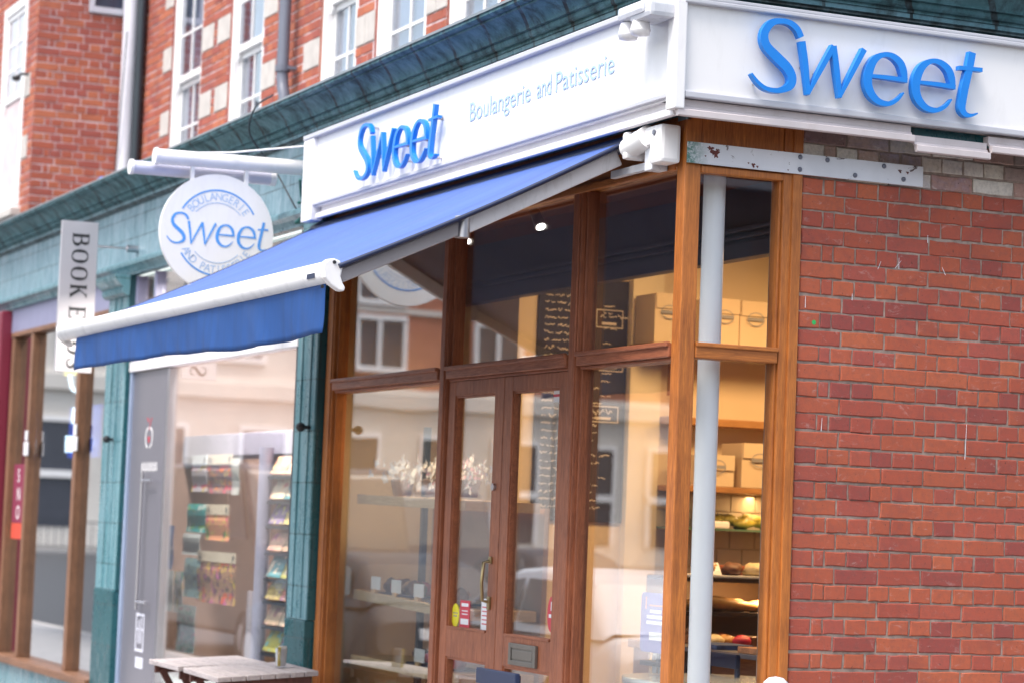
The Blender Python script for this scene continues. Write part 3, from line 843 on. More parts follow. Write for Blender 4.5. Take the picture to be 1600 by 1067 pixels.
# stickers in the door glass
def sticker(label, x0, x1, z0, z1, mat, marks=(), oval=False, parent=None):
    t = thing("sticker", label, "sticker", ((x0 + x1) / 2, .038, z0))
    mb = MB()
    if oval:
        cxx, czz = (x0 + x1) / 2, (z0 + z1) / 2
        mb.prism([((x1 - x0) / 2 * math.cos(2 * PI * i / 24), (z1 - z0) / 2 * math.sin(2 * PI * i / 24)) for i in range(24)], (cxx, .0392, czz), (1, 0, 0), (0, 0, 1), (0, -1, 0), .0008)
    else:
        mb.box(x0, x1, .0384, .0392, z0, z1)
    mb.build("backing", mat, t)
    if marks:
        mk = MB()
        for a, b, c, d in marks[0]:
            mk.box(x0 + a * (x1 - x0), x0 + b * (x1 - x0), .0378, .0383, z0 + c * (z1 - z0), z0 + d * (z1 - z0))
        mk.build("print", marks[1], t)
    return t
yel = paint("yellow_vinyl", (.70, .62, .02), .4); redv = paint("red_vinyl", (.55, .03, .06), .4); wht = paint("white_vinyl", (.75, .75, .78), .5)
sticker("yellow oval sticker low in the left door's glass", -2.54, -2.44, 1.112, 1.235, yel, ([(.25, .75, .45, .5), (.2, .8, .58, .62)], M['logo']), True)
sticker("red and white hygiene style sticker beside the yellow oval", -2.43, -2.30, 1.115, 1.255, redv, ([(.1, .9, .12, .33), (.2, .8, .48, .52), (.2, .8, .6, .64), (.15, .85, .78, .9)], wht))
sticker("tall white notice at the lock side of the left door", -2.15, -2.03, 1.112, 1.275, wht, ([(.1, .9, .2 + .13 * i, .235 + .13 * i) for i in range(5)], redv))
sticker("red oval sticker with white letter low in the right door's glass", -1.345, -1.255, 1.15, 1.32, redv, ([(.42, .58, .6, .85), (.2, .8, .40, .5)], wht), True)
sticker("small white and pink sticker at the top of the right door", -1.365, -1.30, 2.25, 2.315, wht, ([(.0, 1.0, .4, .6)], redv))

# lintel plate and its bolts
pl_ = thing("lintel_plate", "long chipped white metal plate with rust spots bolted over the side window", "plate", (.02, .6, 3.29))
mb = MB(); mb.box(.0135, .021, -.002, 1.205, 3.249, 3.342, ch=.002); mb.build("plate", M['plate'], pl_)
for (y, z) in ((.56, 3.325), (.70, 3.325), (.56, 3.27), (.845, 3.27), (.995, 3.325), (1.10, 3.275)):
    mb = MB(); mb.lathe([(.011, 0), (.011, .004), (.007, .009), (0, .010)], (.021, y, z), (1, 0, 0), 10); mb.build("bolt", M['grey_pipe'], pl_)
rnd = random.Random(31); mb = MB(); kk = 0
def rust_blot(cy_, cz_, R_):
    global kk
    n_ = 26; pts_ = [(R_ * (.62 + .38 * math.sin(2.3 * t + 1) * math.sin(5 * t) + rnd.uniform(-.18, .18)), t) for t in [2 * PI * i / n_ for i in range(n_)]]
    c_ = Vector((.0214 + .0002 * kk, cy_, cz_)); kk += 1
    ring = [c_ + Vector((0, r_ * math.cos(t), r_ * math.sin(t))) for r_, t in pts_]
    mb.add([c_] + ring, [(0, 1 + i, 1 + (i + 1) % n_) for i in range(n_)])
for q_ in ((.112, 3.318, .022), (.132, 3.300, .026), (.145, 3.315, .012), (.325, 3.267, .014), (.345, 3.262, .008), (.30, 3.274, .006), (1.08, 3.31, .012), (1.12, 3.307, .009), (.085, 3.285, .006), (.5, 3.262, .005)):
    rust_blot(*q_)
mb.build("rust_stain", M['rust'], pl_)

# white column inside the side window
col = thing("iron_column", "white round iron column just inside the corner window", "column", (-.2, .255, 0))
mb = MB(); mb.cyl((-.2, .255, 0), (-.2, .255, 3.39), .05, n=28); mb.build("shaft", paint("white_column", (.93, .93, .96), .35, .02), col)
mb = MB(); mb.cyl((-.2, .255, 3.33), (-.2, .255, 3.40), .062, n=28); mb.build("collar", M['white'], col)

# ------------------------------------------------------------------ awning
aw = thing("awning", "blue retractable awning stretched out over the bakery windows on white arms", "awning", (-2.6, -.1, 3.3))
X0, X1 = -4.70, -.40
yt, zt, yb, zb_ = -.075, 3.395, -1.43, 2.725
mb = MB(); NX, NY = 48, 14
vs = []
for j in range(NY + 1):
    t = j / NY
    for i in range(NX + 1):
        s = i / NX
        sag = -.020 * math.sin(PI * t) * (1 + .25 * math.sin(9 * s * PI))
        rip = .0025 * math.sin(s * 60) * math.sin(PI * t)
        XL = X0 + .05 * t
        vs.append((XL + (X1 - XL) * s, yt + (yb - yt) * t, zt + (zb_ - zt) * t + sag + rip))
mb.add(vs, [(j * (NX + 1) + i, (j + 1) * (NX + 1) + i, (j + 1) * (NX + 1) + i + 1, j * (NX + 1) + i + 1) for j in range(NY) for i in range(NX)], 0, True)
def clothmat(name, c, seam=0.0, rough=.75, sheen=0.0):
    mt, nt, bs = newmat(name)
    v = coords(nt)
    f = noise(nt, coords(nt, (5, .35, .35)), 3, 6, .65, .2)
    cc = ramp(nt, f, [(.3, g3(c, .84)), (.7, g3(c, 1.14))])
    cc = mixc(nt, ramp(nt, noise(nt, coords(nt, (1.2, .8, .8)), 3, 6, .7), [(.5, (0, 0, 0)), (.75, (.3,) * 3)]), cc, tuple(min(1, x * .6 + .05) for x in c))
    if seam:
        w = nd(nt, "ShaderNodeTexWave"); w.wave_type = 'BANDS'; w.bands_direction = 'X'; w.inputs["Scale"].default_value = .265; w.inputs["Distortion"].default_value = .0
        nt.links.new(v, w.inputs[0])
        cc = mixc(nt, ramp(nt, w.outputs["Fac"], [(.975, (0, 0, 0)), (.99, (.5,) * 3)]), cc, g3(c, .6))
    nt.links.new(cc, bs.inputs["Base Color"]); bs.inputs["Roughness"].default_value = rough
    bs.inputs["Sheen Weight"].default_value = sheen; bs.inputs["Sheen Roughness"].default_value = .4
    bump(nt, bs, noise(nt, v, 300, 2), .2, .001)
    return mt
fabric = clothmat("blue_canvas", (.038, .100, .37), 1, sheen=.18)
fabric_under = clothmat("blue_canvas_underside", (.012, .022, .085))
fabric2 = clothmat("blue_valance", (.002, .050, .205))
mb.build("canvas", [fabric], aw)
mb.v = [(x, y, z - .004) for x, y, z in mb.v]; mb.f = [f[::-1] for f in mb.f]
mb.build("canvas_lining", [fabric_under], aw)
for xh, nm in ((-.402, 'r'), (-4.66, 'l')):
    mb = MB(); mb.tube([(xh + (-.02 if nm == 'l' else 0) * (1 - k / 10), yt + (yb - yt) * k / 10, zt + (zb_ - zt) * k / 10 - .020 * math.sin(PI * k / 10) - .006) for k in range(11)], .011, 8)
    mb.build("hem", M['navy'], aw)
# roller tube + black gap
mb = MB(); mb.cyl((X0 - .02, -.055, 3.385), (X1 - .01, -.055, 3.385), .038, n=18); mb.build("roller", M['navy'], aw)
mb = MB(); mb.box(-.355, -.30, -.14, -.012, 3.29, 3.415, ch=.02); mb.box(-.30, -.045, -.12, -.02, 3.33, 3.415, ch=.018); mb.box(-.125, -.01, -.118, -.018, 3.245, 3.415, ch=.018)
mb.cyl((-.36, -.10, 3.345), (-.16, -.10, 3.375), .048, .052, 18)
sh = mb.build("end_bracket", M['white'], aw)
mb = MB()
for x, z in ((-.10, 3.35),): mb.cyl((x + .03, -.117, z + .03), (x + .03, -.126, z + .03), .012, n=10)
mb.build("screw", M['grey_pipe'], sh)
mb = MB(); mb.box(-.20, -.127, -.10, -.02, 3.225, 3.33, ch=.006); mb.build("rusty_bracket", M['plate'], aw)
mb = MB(); mb.box(-.62, -.201, -.06, -.03, 3.243, 3.278, ch=.004); mb.build("support_bar", M['plate'], aw)
# arms
def armpair(x, s=1):
    e = Vector((x - .03, -.83, 2.948)); a = Vector((x + .0, -.10, 3.318)); b = Vector((x + .0, -1.41, 2.68))
    def bar(p, q, w, h, name, mat):
        d = (q - p).normalized(); sd = Vector((1, 0, 0)); up = sd.cross(d).normalized()
        poly = [(-w / 2, -h / 2), (w / 2, -h / 2), (w / 2, h / 2), (-w / 2, h / 2)]
        mb = MB(); mb.prism(poly, p, sd, up, d, (q - p).length); return mb.build(name, mat, aw, bevel=.008)
    bar(a, e, .045, .075, "upper_arm", M['whitegrime'])
    bar(e, b, .038, .060, "forearm", paint("grey_arm", (.36, .33, .34), .45))
    mb = MB(); mb.cyl(e + Vector((0, 0, .045)), e - Vector((0, 0, .05)), .035, n=14); mb.build("elbow_joint", M['steel'], aw)
armpair(-.47); armpair(-4.6)
# front bar
mb = MB()
BX0, BX1 = -5.18, -.46
prof = []
for i in range(20):
    t = 2 * PI * i / 20
    prof.append((.048 * math.cos(t), .048 * math.sin(t) * 1.05))
mb.prism(prof, (BX0, -1.45, 2.695), (0, 1, 0), (0, 0, 1), (1, 0, 0), BX1 - BX0, smooth=True)
mb.build("front_bar", paint("weathered_white_bar", (.80, .79, .80), .35, .03, 3, (.36, .35, .36), .35), aw)
for x, w in ((BX1, .05), (BX0 - .03, .03)):
    mb = MB()
    pr = [(-.055, .012), (-.052, .035), (-.03, .055), (.0, .06), (.03, .052), (.045, .02), (.036, -.02), (.048, -.05), (.062, -.07), (.055, -.088), (.03, -.085), (-.01, -.062), (-.045, -.03)]
    mb.prism([(-a * .9, b * .93) for a, b in pr], (x, -1.45, 2.695), (0, -1, 0), (0, 0, 1), (1, 0, 0), w)
    cp = mb.build("end_cap", M['white'], aw, bevel=.006)
    if w > .04:
        mb = MB(); mb.cyl((x + w, -1.45, 2.735), (x + w + .004, -1.45, 2.735), .008, n=8); mb.cyl((x + w, -1.50, 2.627), (x + w + .004, -1.50, 2.627), .008, n=8); mb.build("screw", M['black'], cp)
mb = MB(); mb.box(-.62, -.52, -1.4985, -1.497, 2.672, 2.694); mb.build("maker_tag", M['navy'], aw)
# valance
mb = MB(); NX, NY = 90, 8
vs = []
for j in range(NY + 1):
    t = j / NY
    for i in range(NX + 1):
        s = i / NX; x = -4.84 + (-.475 + 4.84) * s
        q = s * 4.4 - .22 * t      # creases run slightly askew
        wv = t * (.006 * math.sin(q * 9.1) + .003 * math.sin(q * 23.7 + 1.3) + .008 * math.sin(q * 3.9 + .5)) + .007 * t * sum(math.exp(-((q - c0) / w0) ** 2) * sg for c0, w0, sg in ((.42, .03, 1), (.9, .05, -1), (1.33, .025, 1), (1.9, .06, 1), (2.2, .02, -1), (2.75, .03, 1), (3.3, .05, -1), (3.62, .02, 1), (3.9, .03, 1), (4.05, .02, -1)))
        zb2 = 2.442 + .012 * math.sin(s * 6) + .005 * math.sin(s * 13.7 + 1) + .003 * math.sin(s * 33) - .02 * (s - .5)
        vs.append((x + .006 * t * math.sin(s * 30), -1.462 + wv, 2.66 + (zb2 - 2.66) * t))
mb.add(vs, [(j * (NX + 1) + i, (j + 1) * (NX + 1) + i, (j + 1) * (NX + 1) + i + 1, j * (NX + 1) + i + 1) for j in range(NY) for i in range(NX)], 0, True)
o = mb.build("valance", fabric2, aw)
sol = o.modifiers.new("thick", 'SOLIDIFY'); sol.thickness = .003

# ------------------------------------------------------------------ round hanging sign
DX, DY, DZ, DR = -5.10, -.562, 3.362, .36
hs = thing("hanging_sign", "round white hanging sign with blue script word and ring lettering above the awning", "sign", (DX, DY, DZ))
mb = MB(); mb.cyl((DX - .018, DY, DZ), (DX + .018, DY, DZ), DR, n=72); mb.build("disc", M['signwhite'], hs, bevel=.006)
def ring_marks(side):
    """side +1: face towards +x, -1: other face (both printed)"""
    f = DX + side * .019
    u = Vector((0, side, 0)); v = Vector((0, 0, 1)); w = Vector((side, 0, 0)); o = Vector((f, DY, DZ))
    mb = MB(); mb2 = MB()
    def arc(mbx, r, a0, a1, wd):
        pts = [(r * math.cos(R(a0 + (a1 - a0) * i / 24)), r * math.sin(R(a0 + (a1 - a0) * i / 24)), wd) for i in range(25)]
        stroke(mbx, pts, o, u, v, w, .0008, n=1)
    arc(mb, .262, 150, 30, .010); mb.build("ring_arc", M['bluepale'], hs); mb = MB(); arc(mb, .262, 212, 328, .010)
    arc(mb2, .185, 140, 40, .0045); arc(mb2, .185, 222, 318, .0045)
    mb.build("ring_arc", M['bluepale'], hs); 
    def letters(s, r, a0, a1, inward=False):
        for i, ch in enumerate(s):
            if ch == ' ': continue
            a = R(a0 + (a1 - a0) * i / (len(s) - 1))
            er = Vector((math.cos(a), math.sin(a)))
            tx = Vector((er.y, -er.x)) if not inward else Vector((-er.y, er.x))
            up = er if not inward else -er
            vf = text_mesh(ch, .068, .0004, .9, align='CENTER')
            c = er * r
            put(mb2, vf, o + u * c.x + v * c.y, u * tx.x + v * tx.y, u * up.x + v * up.y, w)
    letters("BOULANGERIE", .200, 141, 39)
    letters("AND PATISSERIE", .248, 212, 328, True)
    mb2.build("ring_lettering", M['bluetext'], hs)
    script_word(hs, o - u * .322 - v * .085 + w * .0002, u, v, w, .0012, M['bluepale'], .545, .60, name="script_lettering", one=True, wf=.85)
ring_marks(1); ring_marks(-1)
for y in (DY - .17, DY + .175):
    mb = MB(); mb.box(DX - .012, DX + .012, y - .012, y + .012, DZ + .29, DZ + .45, ch=.003); mb.build("hanger", M['white'], hs)
mb = MB(); mb.cyl((DX, -.96, 3.80), (DX, -.003, 3.815), .047, n=20); mb.build("support_tube", M['white'], hs)
mb = MB(); mb.cyl((DX, -.976, 3.80), (DX, -.959, 3.80), .053, n=20); mb.build("tube_cap", M['white'], hs)
mb = MB(); mb.cyl((DX - .10, -1.08, 3.735), (DX - .10, -.20, 3.742), .041, n=20); mb.build("lamp_tube", paint("translucent_tube", (.52, .52, .62), .3), hs)
mb = MB(); mb.cyl((DX - .10, -1.10, 3.735), (DX - .10, -1.079, 3.735), .047, n=20); mb.cyl((DX - .10, -.205, 3.742), (DX - .10, -.17, 3.742), .044, n=20); mb.build("lamp_cap", M['white'], hs)
mb = MB(); mb.tube([(-4.70, -.10, 3.90), (DX + .05, -.5, 3.86), (DX - .04, -.9, 3.83)], .006, 6); mb.build("stay_rod", M['white'], hs)

def cable(label, pts, r=.006, mat='darktrim'):
    mb = MB(); mb.tube(spline(pts, 6), r, 6); tag(mb.build("cable", M[mat]), label, "cable")
cable("black cable looping down over the cornice and frieze behind the hanging sign", [(-5.05, -.26, 4.24), (-5.35, -.275, 4.20), (-5.5, -.25, 4.05), (-5.45, -.10, 3.85), (-5.15, -.03, 3.55), (-4.95, -.03, 3.46)])
M['greencable'] = paint("green_cable", (.01, .10, .09), .5)
cable("green cable hanging in a tangle beside the white fascia end", [(-4.95, -.09, 3.72), (-5.02, -.05, 3.62), (-4.93, -.04, 3.50), (-4.97, -.10, 3.45), (-4.90, -.05, 3.52), (-4.80, -.08, 3.56), (-4.76, -.16, 3.55)], .009, 'greencable')
cable("thin green cable down the white end of the fascia", [(-4.70, -.14, 3.77), (-4.695, -.16, 3.73), (-4.70, -.15, 3.60), (-4.70, -.16, 3.48)], .004, 'greencable')

# ------------------------------------------------------------------ pilasters
def pilaster(x0, x1, y0, ytone, label, knob, cap):
    t = thing("tiled_pilaster", label, "pilaster", ((x0 + x1) / 2, y0, 0))
    mb = MB(); mb.box(x0, x1, y0, -.001, ytone, 3.44, ch=.006); mb.build("shaft", M['pil'], t)
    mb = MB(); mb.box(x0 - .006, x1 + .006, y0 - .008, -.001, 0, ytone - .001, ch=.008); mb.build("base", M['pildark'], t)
    mb = MB(); mb.box((x0 + x1) / 2 - .09, (x0 + x1) / 2 - .06, y0 - .012, y0 + .01, ytone + .01, 3.3, ch=.005); mb.box((x0 + x1) / 2 + .08, (x0 + x1) / 2 + .10, y0 - .01, y0 + .01, ytone + .01, 3.3, ch=.004); mb.build("flute", M['pil'], t)
    B("shade_strip", M['pildark'], t, x1 + .0005, x1 + .012, y0 + .006, -.001, ytone, 3.43, ch=.003)  # thin dark strip added to put shade on the shaft's right side
    if cap:
        mb = MB()
        pr = [(0, 3.28), (.02, 3.28), (.05, 3.30), (.06, 3.33), (.05, 3.345), (.075, 3.36), (.11, 3.40), (.12, 3.435), (0, 3.4395)]
        mb.prism(pr, (x0 - .03, y0, 0), (0, -1, 0), (0, 0, 1), (1, 0, 0), x1 - x0 + .06); mb.build("capital", M['pil'], t)
    if knob:
        mb = MB(); mb.cyl((knob[0], y0, knob[1]), (knob[0], y0 - .05, knob[1]), .012, n=8); mb.blob((knob[0], y0 - .06, knob[1]), .028, .03, .028, 1, .03); mb.build("knob", M['black'], t)
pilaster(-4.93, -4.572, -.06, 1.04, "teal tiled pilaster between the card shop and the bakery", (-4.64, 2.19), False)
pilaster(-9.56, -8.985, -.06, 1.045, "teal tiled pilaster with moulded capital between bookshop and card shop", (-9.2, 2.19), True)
mb = MB(); mb.box(-14.6, -13.22, -.12, -.001, 0, 3.43, ch=.02)
tag(mb.build("maroon_pilaster", M['maroon']), "maroon painted pilaster at the far left edge", "pilaster")

# ------------------------------------------------------------------ card shop
cs = thing("card_shopfront", "grey framed card shop front with steel door panel under the awning's left half", "shopfront", (-7, 0, 0))
mb = MB(); mb.box(-8.98, -5.04, -.03, .06, 2.70, 2.775, ch=.004); mb.build("head_rail", M['whitegrime'], cs)
mb = MB(); mb.box(-5.10, -4.995, -.012, .08, 0, 3.43, ch=.004); mb.build("end_frame", M['darktrim'], cs)
mb = MB(); mb.box(-8.982, -8.93, -.02, .06, 0, 2.699, ch=.004); mb.build("jamb", paint("blue_grey_frame", (.30, .36, .50), .4), cs)
for a, b in ((-8.982, -8.90), (-8.45, -8.40), (-7.2, -7.15)): B("clerestory_bar", M['lilac'], cs, a, b, -.01, .06, 2.776, 3.43)
pane(M['glass'], cs, -8.9, -5.1, 2.776, 3.43, .03, "clerestory_pane")
mb = MB(); mb.box(-8.925, -8.0, .0, .045, .05, 2.695, ch=.003); dr = mb.build("door_panel", M['doorgrey'], cs)
mb = MB(); mb.box(-7.995, -7.945, -.004, .05, .05, 2.695, ch=.003); mb.build("door_edge", M['steel'], cs)
mb = MB(); mb.cyl((-8.40, -.045, .93), (-8.40, -.045, 1.95), .011, n=10)
for z in (.985, 1.875): mb.cyl((-8.40, -.045, z), (-8.40, 0, z), .009, n=8); mb.cyl((-8.40, -.05, z), (-8.14, -.05, z), .009, n=8)
mb.build("pull_handle", M['steel'], dr)
mb = MB()
for (a, b, c, d) in ((-8.53, -8.51, .62, .90), (-8.33, -8.31, .62, .90), (-8.51, -8.33, .88, .90), (-8.51, -8.33, .62, .64), (-8.46, -8.44, .68, .85), (-8.40, -8.38, .68, .87), (-8.51, -8.33, .775, .79)):
    mb.box(a, b, -.003, .001, c, d)
mb.box(-8.50, -8.30, -.003, .001, .50, .58)
mb.build("etched_mark", paint("pale_vinyl", (.60, .60, .68), .5), dr)
mb = MB()
put(mb, text_mesh("moonrose", .10, .0005, -.85, .25), (-8.12, -.002, 1.955), (1, 0, 0), (0, 0, 1), (0, -1, 0)) if False else None
for i in range(8):      # illegible white script on the door
    x = -8.60 + i * .055
    stroke(mb, [(x, 1.94 + .01 * (i % 2), .008), (x + .02, 2.01, .010), (x + .035, 1.95, .008), (x + .05, 1.965, .006)], (0, 0, 0), (1, 0, 0), (0, 0, 1), (0, -1, 0), .0015, n=4)
mb.build("script_mark", M['white'], dr)
mb = MB()
for s in (-1, 1):
    stroke(mb, [(-8.43 + s * .03, 2.12, .012), (-8.43 + s * .085, 2.16, .016), (-8.43 + s * .08, 2.24, .016), (-8.43 + s * .02, 2.27, .012)], (0, 0, 0), (1, 0, 0), (0, 0, 1), (0, -1, 0), .0015, n=5)
mb.build("white_emblem", M['white'], dr)
mb = MB()
stroke(mb, [(-8.43, 2.25, .012), (-8.40, 2.31, .012), (-8.37, 2.34, .01)], (0, 0, 0), (1, 0, 0), (0, 0, 1), (0, -1, 0), .002); stroke(mb, [(-8.46, 2.31, .012), (-8.48, 2.335, .012), (-8.50, 2.34, .01)], (0, 0, 0), (1, 0, 0), (0, 0, 1), (0, -1, 0), .002)
stroke(mb, [(-8.45, 2.20, .02), (-8.43, 2.17, .03), (-8.41, 2.20, .02)], (0, 0, 0), (1, 0, 0), (0, 0, 1), (0, -1, 0), .002)
mb.build("red_emblem", redv, dr)
pane(M['glass'], cs, -7.94, -5.10, .36, 2.695, .03)
mb = MB(); mb.box(-7.94, -5.10, -.02, .08, .28, .36, ch=.006); mb.box(-7.94, -5.10, -.005, .06, 0, .28); mb.build("sill", M['whitegrime'], cs)

# card shop room
rm = thing("card_shop_room", "dim brown interior of the card shop behind its window", "room", (-7, 2, 0))
def room(x0, x1, y0, y1, z1, wall, floor, ceil, parent, fz=.02):
    mb = MB(); mb.quad((x0, y0, fz), (x1, y0, fz), (x1, y1, fz), (x0, y1, fz)); mb.build("room_floor", floor, parent)
    mb = MB(); mb.quad((x0, y0, z1), (x0, y1, z1), (x1, y1, z1), (x1, y0, z1)); mb.build("room_ceiling", ceil, parent)
    mb = MB()
    mb.quad((x0, y1, fz), (x1, y1, fz), (x1, y1, z1), (x0, y1, z1)); mb.quad((x0, y0, fz), (x0, y1, fz), (x0, y1, z1), (x0, y0, z1)); mb.quad((x1, y1, fz), (x1, y0, fz), (x1, y0, z1), (x1, y1, z1))
    return mb.build("room_wall", wall, parent)
M['brownroom'] = paint("brown_room_wall", (.26, .17, .14), .8)
room(-9.2, -4.95, .08, 3.2, 3.43, M['brownroom'], paint("room_floor", (.30, .26, .24), .5), paint("room_ceiling", (.5, .48, .46), .8), rm)
mb = MB(); mb.box(-9.15, -6.35, .48, .9, 2.08, 2.24, ch=.004); mb.build("pelmet", paint("grey_lilac_pelmet", (.30, .28, .36), .6), rm)
mb = MB(); mb.box(-6.34, -5.3, .48, .9, 2.08, 2.24, ch=.004); mb.build("pale_pelmet", paint("pale_blue_pelmet", (.42, .48, .55), .6), rm)
mb = MB(); mb.box(-7.4, -6.98, .62, .66, .45, 2.07); mb.build("wood_panel", M['brownwood'], rm)
mb = MB()
for i in range(6): mb.box(-7.95 + i * .10, -7.90 + i * .10, .66, .69, .45, 1.1)
mb.build("striped_curtain", paint("lilac_curtain", (.42, .40, .48), .8), rm)
mb = MB(); mb.box(-9.1, -5.15, .10, .95, .36, .42, ch=.006); mb.build("window_deck", paint("pale_green_deck", (.34, .42, .44), .6), rm)
mb = MB(); mb.cyl((-6.85, .40, .42), (-6.85, .40, 2.12), .05, n=16)
tag(mb.build("display_pole", paint("lilac_pole", (.48, .46, .60), .35)), "pale lilac vertical pole standing in the card shop window", "pole")
# posters / wrapping papers
def floral(name, base, spots, scale=22):
    mt, nt, bs = newmat(name)
    c = base
    for i, s in enumerate(spots):
        f = noise(nt, coords(nt, (1, 1, 1), (i * 3.7, 0, i * 1.3)), scale * (1 + .25 * i), 1, .4)
        k = ramp(nt, f, [(.60, (0, 0, 0)), (.64, (1, 1, 1))])
        c = mixc(nt, k, c, s)
    nt.links.new(c, bs.inputs["Base Color"]); bs.inputs["Roughness"].default_value = .6
    return mt
ink = paint("dark_ink", (.05, .05, .06), .6); creamp = paint("cream_paper", (.72, .60, .46), .7); whitep = paint("white_paper", (.66, .72, .74), .7)
def sheet(label, x0, x1, z0, z1, mat, header=None, slant=0.0, word=None, y=.35):
    t = thing("paper_sheet", label, "paper sheet", ((x0 + x1) / 2, y, z0), "papers hung in the card shop window")
    mb = MB()
    def sl(x, z): return x + slant * (z - z1)
    zt = z1 if not header else z1 - .065
    n = 5
    for i in range(n):
        za, zb = z0 + (zt - z0) * i / n, z0 + (zt - z0) * (i + 1) / n
        ya = y + .006 * math.sin(i * 1.3); yb_ = y + .006 * math.sin((i + 1) * 1.3)
        mb.add([(sl(x0, za), ya, za), (sl(x1, za), ya, za), (sl(x1, zb), yb_, zb), (sl(x0, zb), yb_, zb),
                (sl(x0, za), ya + .003, za), (sl(x1, za), ya + .003, za), (sl(x1, zb), yb_ + .003, zb), (sl(x0, zb), yb_ + .003, zb)], [(0, 1, 2, 3), (7, 6, 5, 4), (0, 3, 7, 4), (1, 5, 6, 2)])
    mb.build("print", mat, t)
    if header:
        h = MB(); h.box(x0, x1, y - .006, y, z1 - .064, z1 + .01); hd = h.build("header_card", header, t)
        h = MB()
        if word: put(h, text_mesh(word, .055, .0004, .9), (x0 + .03, y - .007, z1 - .045), (1, 0, 0), (0, 0, 1), (0, -1, 0))
        h.box(x1 - .07, x1 - .03, y - .0075, y - .0065, z1 - .045, z1 - .01)
        h.build("header_print", ink, hd)
    return t
sheet("white paper with pink and yellow figures hanging leftmost in the top row", -8.46, -8.08, 1.81, 2.07, floral("fig_print", (.60, .58, .66), [(.75, .55, .04), (.70, .06, .22)], 14), whitep)
sheet("brown floral sheet with cream header in the top row", -8.05, -7.47, 1.80, 2.07, floral("brown_floral", (.28, .19, .20), [(.70, .07, .14), (.70, .52, .22), (.06, .06, .16), (.75, .22, .06)], 13), creamp, 0, "Get")
sheet("narrow pale sheet at the right end of the top row", -7.465, -7.30, 1.79, 2.05, floral("pale_print", (.50, .48, .46), [(.3, .35, .3)]), None)
sheet("teal and green card clipped over white paper in the middle row", -8.52, -8.04, 1.51, 1.72, floral("teal_print", (.04, .42, .44), [(.70, .75, .70), (.16, .50, .06)], 14), None, .12)
sheet("white lined paper hanging slanted under the teal card", -8.60, -8.16, 1.34, 1.50, whitep, None, .25)
sheet("peach paper with a green panel and cream header in the middle row", -8.04, -7.49, 1.46, 1.71, floral("peach_print", (.80, .34, .18), [(.06, .28, .08), (.75, .55, .14), (.70, .10, .2)], 11), creamp, 0, "Get")
sheet("large multicoloured orange sheet with cream header", -8.20, -7.28, 1.01, 1.37, floral("orange_print", (.50, .27, .15), [(.75, .10, .04), (.70, .48, .06), (.16, .03, .12), (.60, .14, .34), (.06, .04, .05)], 9), creamp, 0, "Get")
sheet("blue green sheet printed with a tree in the lower row", -8.53, -8.13, 1.03, 1.32, floral("tree_print", (.30, .52, .58), [(.03, .08, .14), (.50, .66, .48)], 18), None, .05)
sheet("pale floral sheet hanging lowest with a pink top edge", -8.65, -8.19, .62, .97, floral("pale_floral", (.56, .66, .68), [(.10, .28, .32), (.66, .26, .36), (.1, .34, .2)], 22), None, .08)
sheet("white sheet with blue and red drawing near the door edge", -8.78, -8.56, .90, 1.21, floral("child_print", (.70, .72, .74), [(.08, .25, .60), (.08, .45, .30), (.6, .5, .05)], 9), None, .05)
sheet("plain white leaflet left of the drawing by the door edge", -9.08, -8.82, .90, 1.21, whitep, None, .05)
sheet("blue leaflet with white bands above the plain leaflet", -9.06, -8.87, 1.22, 1.55, floral("blue_band_print", (.06, .15, .42), [(.55, .62, .75)], 16), None, .04)
# card racks
rk = thing("card_rack", "tall rack of greeting cards at the right of the card shop window", "card rack", (-6.43, .4, .42))
mb = MB(); mb.box(-6.80, -6.06, .50, .53, .45, 2.07); mb.build("back_panel", M['brownwood'], rk)
rows = [(1.94, 2.06), (1.77, 1.91), (1.60, 1.74), (1.42, 1.54), (1.24, 1.39), (1.09, 1.23), (.92, 1.06), (.74, .88)]
pal = [(.62, .25, .20), (.60, .50, .38), (.24, .17, .32), (.64, .40, .30), (.08, .30, .34), (.58, .44, .18), (.50, .36, .24), (.46, .42, .08)]
acc = [(.2, .3, .16), (.5, .12, .10), (.12, .09, .14), (.5, .14, .28), (.5, .38, .32), (.4, .28, .16), (.3, .12, .12), (.22, .26, .12)]
for i, (a, b) in enumerate(rows):
    mb = MB(); mb.box(-6.80, -6.06, .40, .49, a - .035, a - .015); mb.build("ledge", M['darktrim'], rk)
    for j, (x0, x1) in enumerate(((-6.76, -6.46), (-6.44, -6.10))):
        mb = MB(); mb.add([(x0, .40, a), (x1, .40, a), (x1, .46, b), (x0, .46, b), (x0, .405, a), (x1, .405, a), (x1, .465, b), (x0, .465, b)], [(0, 1, 2, 3), (7, 6, 5, 4), (0, 4, 5, 1), (3, 2, 6, 7), (0, 3, 7, 4), (1, 5, 6, 2)])
        c = pal[i] if j == 0 else tuple(x * .9 for x in pal[(i + 3) % 8])
        mb.build("greeting_card", floral("card_print", c, [acc[i], tuple(min(1, x * 1.5) for x in pal[(i + 5) % 8])], 15 + 3 * j), rk)

